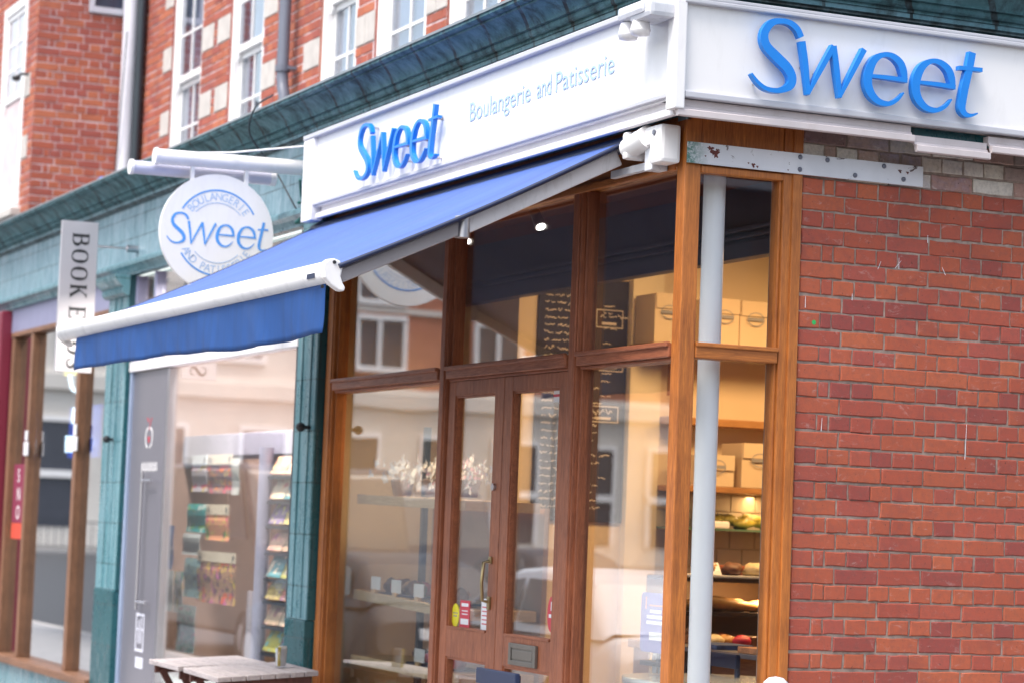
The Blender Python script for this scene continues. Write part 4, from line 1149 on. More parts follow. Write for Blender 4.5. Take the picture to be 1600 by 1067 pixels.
# ------------------------------------------------------------------ bookshop
bs_ = thing("bookshop_front", "bookshop front with brown timber mullions and tall glass panes", "shopfront", (-11.4, 0, 0))
for x0, x1 in ((-13.16, -13.05), (-12.40, -12.30), (-10.66, -10.55), (-9.64, -9.575)):
    B("mullion", M['brownwood'], bs_, x0, x1, -.02, .10, .335, 3.18, ch=.006)
mb = MB(); mb.box(-13.16, -9.575, -.03, .10, 3.181, 3.225, ch=.006); mb.build("head_rail", M['brownwoodx'], bs_)
mb = MB(); mb.box(-13.2, -9.575, -.10, .10, .27, .333, ch=.01); mb.build("window_sill", M['brownwoodx'], bs_)
mb = MB(); mb.box(-13.2, -9.575, -.04, .06, 0, .269); mb.build("stall_riser", M['pil'], bs_)
mb = MB(); mb.box(-13.2, -9.575, -.02, .06, 3.226, 3.44); mb.build("signboard", M['lilac'], bs_)
gb = glass("bookshop_glass", (.70, .76, .78), .0, 2.3)
for a, b in ((-13.045, -12.405), (-12.295, -10.665), (-10.545, -9.645)):
    pane(gb, bs_, a, b, .335, 3.18, .04)
for x, z in ((-12.36, 2.20), (-10.6, 2.22)):
    mb = MB(); mb.box(x - .06, x + .10, -.032, -.02, z - .10, z + .02, ch=.003); mb.box(x - .02, x + .06, -.034, -.021, z + .03, z + .12, ch=.003); mb.build("notice", M['whitegrime'], bs_)
rm2 = thing("bookshop_room", "dark interior behind the bookshop panes", "room", (-11.4, 2, 0))
room(-13.2, -9.25, .11, 3.0, 3.43, paint("dark_room_wall", (.10, .11, .13), .8), paint("dark_room_floor", (.08, .08, .09), .6), paint("dark_room_ceiling", (.14, .14, .15), .8), rm2)
po = thing("window_poster", "maroon poster with white capitals and an orange foot in the leftmost bookshop pane", "poster", (-12.8, .03, 1.36))
B("sheet", paint("maroon_poster", (.20, .015, .05), .6), po, -13.02, -12.60, .030, .034, 1.505, 2.03)
B("orange_foot", paint("orange_red_foot", (.55, .06, .03), .6), po, -13.02, -12.60, .030, .034, 1.36, 1.50)
for k, ch in enumerate("SNO"):
    mb = MB(); put(mb, text_mesh(ch, .17, .0004, 1.1), (-12.86, .0293, 1.87 - .165 * k), (1, 0, 0), (0, 0, 1), (0, -1, 0)); mb.build("letter", M['white'], po)
# neon sign
ns = thing("neon_sign", "glowing white and blue neon window sign with yellow dots in the bookshop", "neon sign", (-11.2, .15, 2.2))
nw = emit("neon_white", (.80, .90, 1.0), 5.0); ny = emit("neon_yellow", (1.0, .78, .05), 3.0); nb = emit("neon_blue", (.02, .10, .8), .8)
mb = MB(); mb.box(-11.75, -10.70, .20, .22, 2.08, 2.52); mb.build("blue_panel", nb, ns)
mb = MB(); mb.tube([(-11.40 + .24 * math.cos(PI + PI * i / 14), .16, 2.80 + .15 * math.sin(PI + PI * i / 14)) for i in range(15)], .018, 8); mb.build("white_arc", nw, ns)
mb = MB()
for x in (-11.70, -11.45, -11.37, -11.29, -11.21): mb.tube([(x, .15, 2.79), (x, .15, 2.86)], .025, 8)
mb.build("yellow_dots", ny, ns)
mb = MB()
for (zz, n, xa) in ((2.44, 5, -11.50), (2.20, 7, -11.70)):
    for i in range(n):
        x = xa + i * .11
        mb.tube([(x, .17, zz - .07), (x + .01, .17, zz + .07), (x + .06, .17, zz + .06), (x + .05, .17, zz - .07)], .013, 6)
mb.build("white_tubes", nw, ns)
# projecting book sign
M['signsteel'] = paint("satin_aluminium", (.50, .48, .51), .42, .03, 1.0, None, 0, .02, .55)
bk = thing("projecting_sign", "tall narrow brushed metal sign with vertical black serif capitals", "sign", (-9.0, -.45, 3.2))
mb = MB(); mb.box(-9.02, -8.98, -.60, -.32, 2.675, 3.815, ch=.004); mb.build("panel", M['signsteel'], bk)
SERIF = {
 'B': [('s', [(.14, 0, .13), (.14, 1, .13)]), ('s', [(0, .985, .03), (.45, .985, .03)]), ('s', [(0, .015, .03), (.48, .015, .03)]), ('s', [(.40, .985, .03), (.58, .92, .1), (.62, .76, .13), (.56, .58, .08), (.2, .52, .03)]), ('s', [(.40, .52, .03), (.62, .46, .1), (.70, .27, .14), (.60, .08, .09), (.40, .015, .03)])],
 'O': [('s', [(.40, .99, .035), (.14, .86, .09), (.07, .5, .14), (.14, .14, .09), (.40, .01, .035), (.66, .14, .09), (.73, .5, .14), (.66, .86, .09), (.40, .99, .035)])],
 'K': [('s', [(.14, 0, .13), (.14, 1, .13)]), ('s', [(0, .985, .03), (.28, .985, .03)]), ('s', [(0, .015, .03), (.28, .015, .03)]), ('s', [(.2, .42, .035), (.66, .97, .035)]), ('s', [(.32, .55, .12), (.70, .02, .13)]), ('s', [(.54, .985, .03), (.8, .985, .03)]), ('s', [(.54, .015, .03), (.85, .015, .03)])],
 'E': [('s', [(.14, 0, .13), (.14, 1, .13)]), ('s', [(0, .985, .035), (.64, .985, .035)]), ('s', [(0, .015, .035), (.66, .015, .035)]), ('s', [(.2, .51, .035), (.46, .51, .035)]), ('s', [(.625, 1, .05), (.635, .78, .02)]), ('s', [(.645, 0, .05), (.66, .24, .02)]), ('s', [(.455, .62, .03), (.455, .40, .03)])],
 'N': [('s', [(.14, 0, .04), (.14, 1, .04)]), ('s', [(.10, .98, .13), (.68, .02, .13)]), ('s', [(.68, 0, .04), (.68, 1, .04)]), ('s', [(0, .985, .03), (.22, .985, .03)]), ('s', [(.54, .985, .03), (.82, .985, .03)]), ('s', [(.02, .015, .03), (.28, .015, .03)])],
 'D': [('s', [(.14, 0, .13), (.14, 1, .13)]), ('s', [(0, .985, .03), (.4, .985, .03)]), ('s', [(0, .015, .03), (.4, .015, .03)]), ('s', [(.36, .985, .03), (.62, .88, .09), (.73, .5, .14), (.62, .12, .09), (.36, .015, .03)])],
 'S': [('s', [(.56, .76, .03), (.54, .92, .04), (.34, .985, .05), (.14, .9, .08), (.13, .70, .12), (.34, .52, .14), (.54, .34, .13), (.55, .14, .09), (.34, .015, .05), (.12, .08, .04), (.08, .28, .03)])]}
mb = MB()
zc = 3.725
for ch in "BOOK ENDS":
    if ch == ' ': zc -= .035; continue
    hgt = .125
    # letters run downwards, turned a quarter clockwise: letter-right = down, letter-up = +y
    for i, (_, pts) in enumerate(SERIF[ch]):
        stroke(mb, [(a * hgt * .98, b * hgt, wd * hgt * (1.35 if wd > .06 else 1.7)) for a, b, wd in pts], (-8.979, -.515, zc), (0, 0, -1), (0, 1, 0), (1, 0, 0), .002, n=5, lift=.0003 * i)
    mb.build("letter", M['black'], bk); mb = MB()
    zc -= {'O': .135, 'B': .128, 'K': .137, 'E': .122, 'N': .14, 'D': .13, 'S': .11}[ch] * .98
for z in (3.64, 2.8):
    mb = MB(); mb.cyl((-9.0, -.322, z), (-9.0, -.09, z), .008, n=8); mb.cyl((-9.0, -.09, z), (-9.0, -.0, z), .028, n=12); mb.build("wall_bracket", M['steel'], bk)

# ------------------------------------------------------------------ bakery interior
ri = thing("bakery_room", "warm lit cream interior of the bakery behind the timber shopfront", "room", (-2.3, 2, 0))
mb = MB(); mb.quad((-4.9, .1, .02), (-.1, .1, .02), (-.1, 5, .02), (-4.9, 5, .02)); mb.build("room_floor", paint("tan_floor", (.33, .22, .13), .5), ri)
mb = MB(); mb.box(-4.9, -.1, .101, 5, 3.425, 3.46); mb.build("room_ceiling", M['ceil'], ri)
mb = MB(); mb.box(-4.92, -4.88, .10, 1.35, 0, 3.42); mb.box(-3.999, -.1, 4.6, 4.64, 0, 3.42); mb.box(-.30, -.26, 1.2, 4.6, 0, 3.42); mb.box(-4.879, -4.0, 1.0, 4.6, 0, 3.42)
mb.build("room_wall", M['warmwall'], ri)
mb = MB(); mb.box(-3.999, -3.93, 1.722, 1.93, .02, 3.42); mb.build("cream_pier", M['creamwall'], ri)
mb = MB(); mb.box(-4.879, -.1, .90, .999, 3.0, 3.345); mb.box(-4.879, -.1, .882, .8995, 2.99, 3.07, ch=.004); mb.box(-4.879, -.1, .872, .8995, 3.085, 3.103, ch=.005); mb.box(-4.879, -.1, .860, .8995, 3.118, 3.142, ch=.006)
mb.build("dropped_beam", M['beam'], ri)
B("ceiling_drop", M['ceil'], ri, -4.879, -.1, .905, .999, 3.346, 3.424)
# tiles on the back wall
mb = MB()
for r_ in range(8):
    z = 1.0 + r_ * .112
    off = 0 if r_ % 2 else .088
    y = 1.94 - off
    while y < 3.1:
        mb.box(-4.0, -3.985, max(y + .003, 1.935), y + .173, z + .003, z + .109, ch=.003); y += .176
mb.build("wall_tiles", paint("cream_metro_tile", (.62, .52, .40), .25), ri)
# spot lights (lit)
WARM = (1.0, .60, .26)
def lamp(x, y, z, e, tgt, vis=True, i=0):
    t = thing("spotlight", ["small lit spotlight under the ceiling of the right hand fanlight", "small lit spotlight behind the awning arm at the centre fanlight", "hidden spotlight"][i], "lamp", (x, y, z))
    d = Vector((.55, .12, -.83)).normalized()
    p = Vector((x, y, z))
    mb = MB(); mb.cyl(p - d * .10, p + d * .03, .026, .032, 16); mb.build("lamp_can", M['steel'], t)
    mb = MB(); mb.cyl(p + d * .0302, p + d * .034, .025, n=16); mb.build("lamp_bulb", emit("bulb", (1, .95, .88), 4), t)
    mb = MB(); mb.cyl(p - d * .05, (x, y, 3.42), .008, n=8); mb.build("stem", M['steel'], t)
lamp(-2.20, .30, 3.225, 60, (-1.3, -.3, 2.6), True, 0)
lamp(-3.20, .30, 3.235, 60, (-2.6, -.3, 2.0), True, 1)
def room_light(name, loc, e, size, col=WARM, rot=(0, 0, 0), long=0):
    ld = bpy.data.lights.new(name, 'AREA'); ld.energy = e; ld.size = size; ld.color = col
    if long: ld.shape = 'RECTANGLE'; ld.size = long; ld.size_y = size
    lo = bpy.data.objects.new(name, ld); lo.location = loc; lo.rotation_euler = rot; COL.objects.link(lo)
    return lo
room_light("shop_ceiling_lamp", (-2.0, 2.4, 3.40), 32, 1.4)
room_light("shop_counter_lamp", (-2.4, 3.2, 3.3), 16, .6)
room_light("shelf_fill_light", (-3.42, .135, 2.452), 8, .04, (1, .74, .46), (R(12), 0, 0), 1.0)  # unseen fill added behind the transom to brighten the window shelves
room_light("wall_fill_light", (-2.5, 1.35, 3.30), 11, .4, WARM, (0, R(40), 0))  # added wash towards the blackboard wall, without any fixture
room_light("case_fill_light", (-2.56, 1.9, 1.378), 2.2, .03, WARM, (0, R(18), 0), .02)  # unseen light added to lift the dark gaps in the pastry case
room_light("tile_fill_light", (-3.66, 2.6, 1.88), 2.5, .05, WARM, (0, 0, 0), 1.2)  # added fill for the tiles, tucked out of view under the shelf
room_light("card_shop_ceiling_lamp", (-7.3, 1.6, 3.4), 90, 1.2, (1, .86, .72))
room_light("card_window_fill_light", (-7.2, .16, 3.36), 140, .12, (1, .90, .80), (R(8), 0, 0), 1.8)  # unseen strip added high up to brighten the hung papers

# blackboard menu
bb = thing("blackboard_menu", "tall black chalkboard menu hanging on the cream wall inside the bakery", "chalkboard", (-3.99, 1.45, 1.69))
mb = MB(); mb.box(-3.998, -3.975, 1.12, 1.715, 1.69, 3.15, ch=.004); mb.build("board", M['board'], bb)
mb = MB(); rnd = random.Random(8)
def scrawl(y, z, w, h, seed):
    r = random.Random(seed); a = y
    while a < y + w:
        wl = r.uniform(.015, .075); n = max(3, int(wl / .007)); tall = r.uniform(.25, .75)
        pts = [(a + wl * i / n + r.uniform(-.002, .002), z + r.uniform(-tall, tall) * h * (.5 if i % 3 else 1), r.uniform(.003, .007)) for i in range(n + 1)]
        stroke(mb, pts, (-3.9745, 0, 0), (0, 1, 0), (0, 0, 1), (1, 0, 0), .001, n=3)
        a += wl + r.uniform(.008, .02)
for i in range(30):
    z = 3.08 - i * .045
    if 2.83 < z < 3.0 or 2.55 < z < 2.70: w = .22
    else: w = rnd.uniform(.2, .40)
    scrawl(1.16, z, w, .022, 100 + i)
    if rnd.random() < .7 and w < .3: scrawl(1.55, z, .05, .016, 300 + i)
for (y, z, w, h) in ((1.50, 2.86, .18, .11), (1.53, 2.60, .16, .12), (1.47, 2.29, .2, .10)):
    for (a, b, c, d) in ((0, w, 0, .006), (0, w, h - .006, h), (0, .006, .006, h - .006), (w - .006, w, .006, h - .006)):
        mb.box(-3.9745, -3.9738, y + a, y + b, z + c, z + d)
    mb.box(-3.9745, -3.9738, y + w * .22, y + w * .75, z + .018, z + .034); scrawl(y + .03, z + h * .62, w * .7, .03, int(y * 1000))
mb.build("chalk_writing", M['chalk'], bb)

# shelves, boxes, counter on the back wall
def shelf(label, x0, x1, y0, y1, z0, z1, mat, braces=()):
    t = thing("wall_shelf", label, "shelf", ((x0 + x1) / 2, (y0 + y1) / 2, z0))
    mb = MB(); mb.box(x0, x1, y0, y1, z0, z1, ch=.004); mb.build("board", mat, t)
    for yb in braces:
        mb = MB(); mb.prism([(0, 0), (.26, 0), (.26, -.03), (.05, -.26), (0, -.26)], (x0, yb, z0), (1, 0, 0), (0, 0, 1), (0, 1, 0), .03); mb.build("brace", mat, t)
    return t
shelf("top wooden shelf carrying the cream cake boxes by the ceiling", -3.925, -3.62, 1.70, 3.6, 2.735, 2.765, M['counterwood'], (1.97,))
shelf("bare narrow wooden shelf below the box shelf", -3.998, -3.80, 1.935, 3.6, 2.30, 2.345, M['counterwood'])
shelf("lower wooden shelf carrying two large cream boxes", -3.998, -3.62, 1.935, 3.6, 1.895, 1.93, M['counterwood'])
def cake_box(x, y0, y1, z0, z1, label, group):
    t = thing("cake_box", label, "box", (x, (y0 + y1) / 2, z0), group)
    mb = MB(); mb.box(x - .26, x, y0, y1, z0, z1 - .002, ch=.004); mb.prism([(0, 0), (.0, -.09), (.012, -.09), (.012, 0)], (x, y0 + .004, z1), (1, 0, 0), (0, 0, 1), (0, 1, 0), y1 - y0 - .008); mb.build("carton", M['boxcard'], t)
    mb = MB(); yc, zc_ = (y0 + y1) / 2, z0 + (z1 - z0) * .62
    pts = [(yc + .055 * math.cos(2 * PI * i / 24), zc_ + .04 * math.sin(2 * PI * i / 24), .006) for i in range(25)]
    stroke(mb, pts, (x + .0125, 0, 0), (0, 1, 0), (0, 0, 1), (1, 0, 0), .0006, n=1)
    mb.box(x + .0125, x + .0132, yc - .05, yc + .05, zc_ - .010, zc_ + .010); mb.build("round_stamp", M['logo'], t)
for i, (a, b, lab) in enumerate(((1.715, 1.90, "leftmost cream cake box on the top shelf, seen left of the corner post"), (2.08, 2.285, "cream cake box on the top shelf just right of the white column"), (2.289, 2.492, "second cream cake box right of the white column on the top shelf"), (2.496, 2.70, "cream cake box at the window's right edge on the top shelf"))):
    cake_box(-3.62 + .004 * i, a, b, 2.766, 3.06 - .004 * i, lab, "stamped cake boxes")
cake_box(-3.63, 2.05, 2.29, 1.931, 2.12, "low wide cream box on the lower shelf", "stamped cake boxes")
cake_box(-3.62, 2.335, 2.57, 1.931, 2.20, "taller cream box on the lower shelf by the window edge", "stamped cake boxes")
# glass shelf with packets
t = thing("glass_shelf", "thin green edged glass shelf across the tiled wall", "shelf", (-3.85, 2.5, 1.68))
mb = MB(); mb.box(-3.984, -3.66, 1.94, 2.72, 1.668, 1.68); mb.build("plate", paint("glass_edge_green", (.10, .17, .12), .2), t)
mb = MB(); mb.box(-3.984, -3.68, 2.69, 2.70, 1.64, 1.667); mb.build("bracket", M['steel'], t)
def packet(label, c, r, mats, seed):
    mb = MB(); rnd = random.Random(seed)
    for i in range(5):
        mb.blob((c[0] + rnd.uniform(-.05, .05), c[1] + (i - 2) * r * .33, c[2] + rnd.uniform(.0, .03)), .07, r * .26, .032, seed + i, .3)
    return tag(mb.build("bread_packet", mats), label, "packet")
packet("crumpled yellow and green packets on the glass shelf", (-3.82, 2.45, 1.715), .26, paint("yellow_green_wrap", (.36, .30, .05), .35, .6, 25), 3)
mb = MB(); mb.box(-3.74, -3.66, 2.17, 2.29, 1.681, 1.725, ch=.012); tag(mb.build("white_carton", M['white']), "small white carton at the left of the glass shelf", "carton")
# lit pastry counter in front of that wall
ct = thing("counter", "orange wooden counter with pale top inside the side window", "counter", (-2.6, 2.2, 0))
mb = MB(); mb.box(-3.0, -2.30, 1.3, 3.4, 1.0, 1.045, ch=.006); mb.build("counter_top", M['shelfwood'], ct)
mb = MB(); mb.box(-2.96, -2.34, 1.32, 3.38, .02, .999); mb.build("counter_body", M['counterwood'], ct)
dc = thing("display_case", "glass fronted pastry display with dark shelves on the counter", "display case", (-2.8, 2.2, 1.045))
for z in (1.20, 1.385):
    mb = MB(); mb.box(-2.98, -2.50, 1.4, 2.6, z, z + .022); mb.build("case_shelf", paint("dark_brown_shelf", (.05, .03, .022), .4), dc)
mb = MB(); mb.box(-2.99, -2.985, 1.4, 2.6, 1.046, 1.40); mb.build("case_back", paint("brown_case_back", (.32, .18, .10), .5), dc)
mb = MB(); mb.box(-2.46, -2.455, 1.4, 2.6, 1.046, 1.45); mb.build("case_pane", M['clear'], dc)
def pastries(label, x, ys, z, cols, seed, r=.045):
    rnd = random.Random(seed)
    for i, y in enumerate(ys):
        mb = MB(); mb.blob((x + rnd.uniform(-.03, .03), y, z + r * .6), r, r * 1.3, r * .7, seed + i, .18)
        tag(mb.build("pastry", cols[i % len(cols)]), label, "pastry", label.split(" in ")[0] if " in " in label else "pastries on show")
gold = paint("golden_crust", (.45, .22, .06), .5, .4, 30); brownc = paint("dark_crust", (.14, .055, .025), .5, .4, 30); creamc = paint("cream_icing", (.66, .52, .30), .5, .2, 30); redc = paint("red_fruit", (.50, .015, .05), .4, .3, 30)
tray = thing("serving_tray", "long white tray of brown slices on top of the pastry display", "tray", (-2.7, 2.0, 1.408))
mb = MB(); mb.box(-2.9, -2.55, 1.5, 2.4, 1.408, 1.422, ch=.004); mb.build("tray_base", M['white'], tray)
mb = MB(); mb.box(-2.86, -2.70, 1.62, 1.90, 1.423, 1.475, ch=.01); tag(mb.build("chocolate_slab", paint("reddish_cake", (.30, .08, .04), .5, .2, 20)), "reddish brown slab of cake on the white tray", "cake")
for i, y in enumerate((1.52, 1.93)):
    mb = MB(); mb.add([(-2.55, y, 1.423), (-2.55, y + .12, 1.423), (-2.60, y + .12, 1.49), (-2.60, y, 1.49), (-2.56, y, 1.423), (-2.56, y + .12, 1.423), (-2.605, y + .12, 1.49), (-2.605, y, 1.49)], [(0, 1, 2, 3), (7, 6, 5, 4), (0, 3, 7, 4), (1, 5, 6, 2), (3, 2, 6, 7)])
    tag(mb.build("price_card", M['white']), ["white price card at the left end of the upper tray", "white price card at the right end of the upper tray"][i], "price card")
pastries("golden roll in the lower display shelf", -2.62, [1.45, 1.56, 1.67, 1.78, 1.89, 2.0, 2.1], 1.222, [gold, creamc], 40, .05)
pastries("iced bun in the row on the counter front", -2.36, [1.42, 1.50, 1.58, 1.66], 1.046, [creamc, creamc, gold, redc], 60, .045)
mb = MB(); mb.box(-2.42, -2.31, 1.70, 1.82, 1.046, 1.10, ch=.01); tag(mb.build("bread_loaf", brownc), "dark brown loaf on the counter beside the iced buns", "bread")
mb = MB(); mb.lathe([(.05, 0), (.058, .04), (.056, .07), (.0, .07)], (-2.36, 1.87, 1.046)); tag(mb.build("jam_jar", paint("dark_jar", (.03, .02, .03), .2)), "short dark jar on the counter right of the loaf", "jar")

mb = MB(); mb.tube(spline([(-2.56, 1.42, 1.26), (-2.55, 1.55, 1.275), (-2.55, 1.70, 1.262), (-2.57, 1.88, 1.25)], 5), [.012 + .026 * math.sin(PI * (i + .6) / 16.6) for i in range(16)], 10)
tag(mb.build("long_loaf", gold), "long golden loaf lying along the lower display shelf", "bread")
mb = MB(); mb.box(-2.60, -2.50, 1.42, 1.54, 1.046, 1.10, ch=.02); mb.blob((-2.55, 1.48, 1.115), .045, .055, .025, 5, .2); tag(mb.build("seeded_bread", brownc), "dark seeded bread behind the iced buns on the counter", "bread")
for i, y in enumerate((1.60, 1.74, 1.88)):
    mb = MB(); mb.blob((-2.62, y, 1.455), .05, .06, .035, 70 + i, .25); tag(mb.build("pastry", [gold, brownc, creamc][i]), ["golden pastry left on the upper tray", "dark pastry in the middle of the upper tray", "pale iced pastry right on the upper tray"][i], "pastry")
# window display shelves at the left window
def tray_of(x0, x1, z, mats, n, seed, label, gy=.30):
    rnd = random.Random(seed)
    t = thing("pastry_tray", label, "tray", ((x0 + x1) / 2, gy, z))
    mb = MB(); mb.box(x0, x1, gy - .09, gy + .09, z, z + .012, ch=.003); mb.build("slate", M['navy'], t)
    mb = MB()
    for i in range(n):
        mb.blob((x0 + (x1 - x0) * (i + .5) / n, gy + rnd.uniform(-.04, .03), z + .045), (x1 - x0) / n * .55, .05, .04, seed + i, .3, mi=i % len(mats))
    mb.build("pastries", mats, t)
def price(x, z, label, y=.20, w=.12, lean=.02):
    t = thing("price_card", label, "price card", (x, y, z))
    mb = MB(); mb.box(x, x + w * 1.25, y, y + .003, z + .02, z + .095); mb.build("card", M['white'], t)
    mb = MB(); mb.box(x + w * .3, x + w * .7, y - .01, y + .015, z + .001, z + .022, ch=.003); mb.build("holder", M['shelfwood'], t)
def wshelf(zl, zr, label):
    t = thing("display_shelf", label, "shelf", (-3.6, .35, zl))
    mb = MB(); xl, xr = -4.42, -2.75
    mb.add([(xl, .18, zl - .055), (xr, .18, zr - .055), (xr, .18, zr), (xl, .18, zl), (xl, .62, zl - .055), (xr, .62, zr - .055), (xr, .62, zr), (xl, .62, zl)], [(0, 1, 2, 3), (7, 6, 5, 4), (3, 2, 6, 7), (0, 4, 5, 1), (0, 3, 7, 4), (1, 5, 6, 2)])
    mb.build("board", M['shelfwood'], t)
wshelf(1.80, 1.775, "upper pale wooden display shelf with white flowers in the left window")
wshelf(1.238, 1.19, "middle pale wooden display shelf with tarts in the left window")
wshelf(.853, .850, "lowest pale wooden display shelf in the left window")
for x in (-3.95, -2.85):
    mb = MB(); mb.box(x, x + .05, .40, .43, .02, 2.2, ch=.003)
    tag(mb.build("shelf_upright", M['darktrim']), "dark upright behind the display shelves, " + ("left one" if x < -3 else "right one beside the door"), "upright")
mb = MB(); mb.box(-4.4, -2.78, .66, .69, .02, 1.75); tag(mb.build("display_back_panel", paint("tan_back_panel", (.48, .29, .19), .7)), "tan panel closing the back of the window display", "panel")
tray_of(-4.15, -3.55, 1.222, [brownc, redc, brownc, gold], 7, 5, "slate of brown tarts on the middle window shelf")
tray_of(-3.35, -2.95, 1.205, [gold, brownc], 4, 15, "slate of golden slices at the right of the middle window shelf")
tray_of(-3.60, -2.95, .853, [brownc, redc, redc, brownc], 7, 25, "slate of dark tarts with red fruit on the lowest window shelf")
for x, z, l in ((-4.18, 1.228, "leftmost small white price card on the middle window shelf"), (-3.85, 1.22, "wide white price card in front of the brown tarts"), (-3.50, 1.21, "white price card right of the brown tarts"), (-3.45, .853, "large white price card on the lowest window shelf"), (-3.22, .853, "small white price card beside the red fruit tart")):
    price(x, z, l)
for gi, (cxx, n) in enumerate(((-4.05, 46), (-3.55, 46), (-3.05, 40))):
    fl_ = thing("flower_bunch", ["white paper flower bunch at the left of the upper window shelf", "white paper flower bunch in the middle of the upper window shelf", "white and pink flower bunch at the right of the upper window shelf"][gi], "flowers", (cxx, .32, 1.79))
    rnd = random.Random(90 + gi); mb = MB()
    for i in range(n):
        c = Vector((cxx + rnd.gauss(0, .14), .32 + rnd.gauss(0, .05), 1.93 + rnd.gauss(0, .055)))
        for k in range(5):
            a = 2 * PI * k / 5 + rnd.uniform(0, 1); s = .028
            d = Vector((math.cos(a) * s, rnd.uniform(-.012, .012), math.sin(a) * s)); p = Vector((-d.z, .006, d.x)) * .45
            mb.add([c, c + d * .6 + p, c + d * 1.2, c + d * .6 - p], [(0, 1, 2, 3)], 0 if rnd.random() > (.06 if gi < 2 else .25) else 1)
    mb.build("petals", [paint("white_petal", (.80, .80, .82), .6), paint("pink_petal", (.65, .35, .42), .6)], fl_)
    mb = MB(); mb.lathe([(.05, 0), (.07, .09), (.06, .1), (0, .1)], (cxx, .32, 1.795)); mb.build("pot", paint("brown_pot", (.16, .10, .07), .6), fl_)

# round table, chair, papers and blue sign inside the right window
rt = thing("round_table", "round table with pale metal rim standing inside the right window", "table", (-.72, .62, .02))
mb = MB(); mb.cyl((-.72, .62, .955), (-.72, .62, .972), .42, n=48); mb.build("table_top", paint("dark_top", (.10, .05, .045), .15), rt)
mb = MB(); mb.lathe([(.421, .945), (.432, .945), (.434, .96), (.432, .975), (.421, .975)], (-.72, .62, 0), n=48); mb.build("rim", paint("pale_rim", (.62, .66, .62), .25, .05, 5, None, 0, 0, .6), rt)
mb = MB(); mb.cyl((-.72, .62, .05), (-.72, .62, .944), .03, n=14); mb.lathe([(.25, .02), (.24, .045), (.05, .06), (0.031, .09)], (-.72, .62, 0)); mb.build("pedestal", M['black'], rt)
def tumbler(label, c, h=.125, r=.038):
    t = thing("sachet_glass", label, "glass", c)
    mb = MB(); mb.lathe([(r * .8, 0), (r * .86, .004), (r, h), (r - .003, h), (r * .8, .008), (0, .008)], c, n=20); mb.build("tumbler", M['clear'], t)
    rnd = random.Random(int(c[0] * 100)); mb = MB()
    for i in range(10):
        a = rnd.uniform(0, 6.28); rr = rnd.uniform(.0, r * .62); x, y = c[0] + rr * math.cos(a), c[1] + rr * math.sin(a); th = rnd.uniform(0, 3.14); dx, dy = math.cos(th) * .017, math.sin(th) * .017
        hh = h * rnd.uniform(.95, 1.12); mi = 1 if i == 6 else (2 if i == 8 else 0)
        mb.add([(x - dx, y - dy, c[2] + .012), (x + dx, y + dy, c[2] + .012), (x + dx * 1.2, y + dy * 1.2, c[2] + hh), (x - dx * 1.2, y - dy * 1.2, c[2] + hh)], [(0, 1, 2, 3)], mi)
        mb.add([(x - dx, y - dy + .002, c[2] + .012), (x - dx * 1.2, y - dy * 1.2 + .002, c[2] + hh), (x + dx * 1.2, y + dy * 1.2 + .002, c[2] + hh), (x + dx, y + dy + .002, c[2] + .012)], [(0, 1, 2, 3)], mi)
    mb.build("sachets", [paint("white_sachet", (.72, .70, .70), .6), paint("yellow_sachet", (.75, .55, .05), .6), paint("brown_sachet", (.42, .24, .14), .6)], t)
tumbler("tumbler of sugar sachets on the round table inside the window", (-.93, .42, .975), .135, .04)
def chair(label, x, y, z_top, rot=0, inside=True):
    t = thing("cafe_chair", label, "chair", (x, y, 0))
    for z in (z_top - .035, z_top - .19):
        mb = MB(); mb.box(x - .22, x + .22, y - .012, y + .012, z - .035, z + .035, ch=.005); mb.build("back_slat", M['navy'], t)
    for s in (-1, 1):
        mb = MB(); mb.tube([(x + s * .19, y + .014, z_top - .01), (x + s * .19, y + .02, z_top - .5), (x + s * .19, y + .05, .02)], .014, 8); mb.build("leg", M['navy'], t)
        mb = MB(); mb.tube([(x + s * .19, y + .42, z_top - .46), (x + s * .19, y + .40, .02)], .014, 8); mb.build("leg", M['navy'], t)
    mb = MB(); mb.box(x - .21, x + .21, y + .0, y + .43, z_top - .47, z_top - .445, ch=.006); mb.build("seat", M['navy'], t)
    t.rotation_euler.z = rot
    return t
chair("dark navy slatted chair inside the right window behind the round table", -1.05, .80, 1.085)
sh_ = thing("low_wall_shelf", "grey narrow shelf of magazines and papers inside the right window", "shelf", (-1.3, 1.2, 1.0))
mb = MB(); mb.box(-2.2, -.75, 1.12, 1.42, 1.035, 1.06, ch=.004); mb.build("board", paint("grey_shelf", (.14, .14, .17), .5), sh_)
mb = MB(); mb.box(-2.15, -2.1, 1.2, 1.35, .02, 1.034); mb.box(-.85, -.80, 1.2, 1.35, .02, 1.034); mb.build("leg", M['black'], sh_)
for i, (x, w, c, l) in enumerate(((-1.95, .28, (.05, .09, .22), "dark blue folded magazine on the grey shelf"), (-1.45, .34, (.55, .25, .12), "orange covered magazines on the grey shelf"), (-1.08, .24, (.10, .22, .50), "bright blue leaflet at the right of the grey shelf"))):
    mb = MB(); mb.box(x, x + w, 1.14, 1.36, 1.061, 1.085 + .006 * i, ch=.003); tag(mb.build("magazine", paint("magazine", c, .5, .5, 14)), l, "magazine")
pb = thing("blue_notice", "purple blue rounded notice with white print standing inside the right window", "notice", (-.52, .12, 1.1))
pr = []
for cx_, cz_, a0 in ((.125, .235, 0), (-.125, .235, 90), (-.125, .02, 180), (.125, .02, 270)):
    for k in range(6): pr.append((cx_ + .025 * math.cos(R(a0 + 18 * k)), cz_ + .025 * math.sin(R(a0 + 18 * k))))
mb = MB(); mb.prism(pr, (-.385, .13, 1.115), (1, 0, 0), (0, 0, 1), (0, 1, 0), .006); mb.build("card", paint("purple_blue", (.030, .035, .30), .4), pb)
mb = MB()
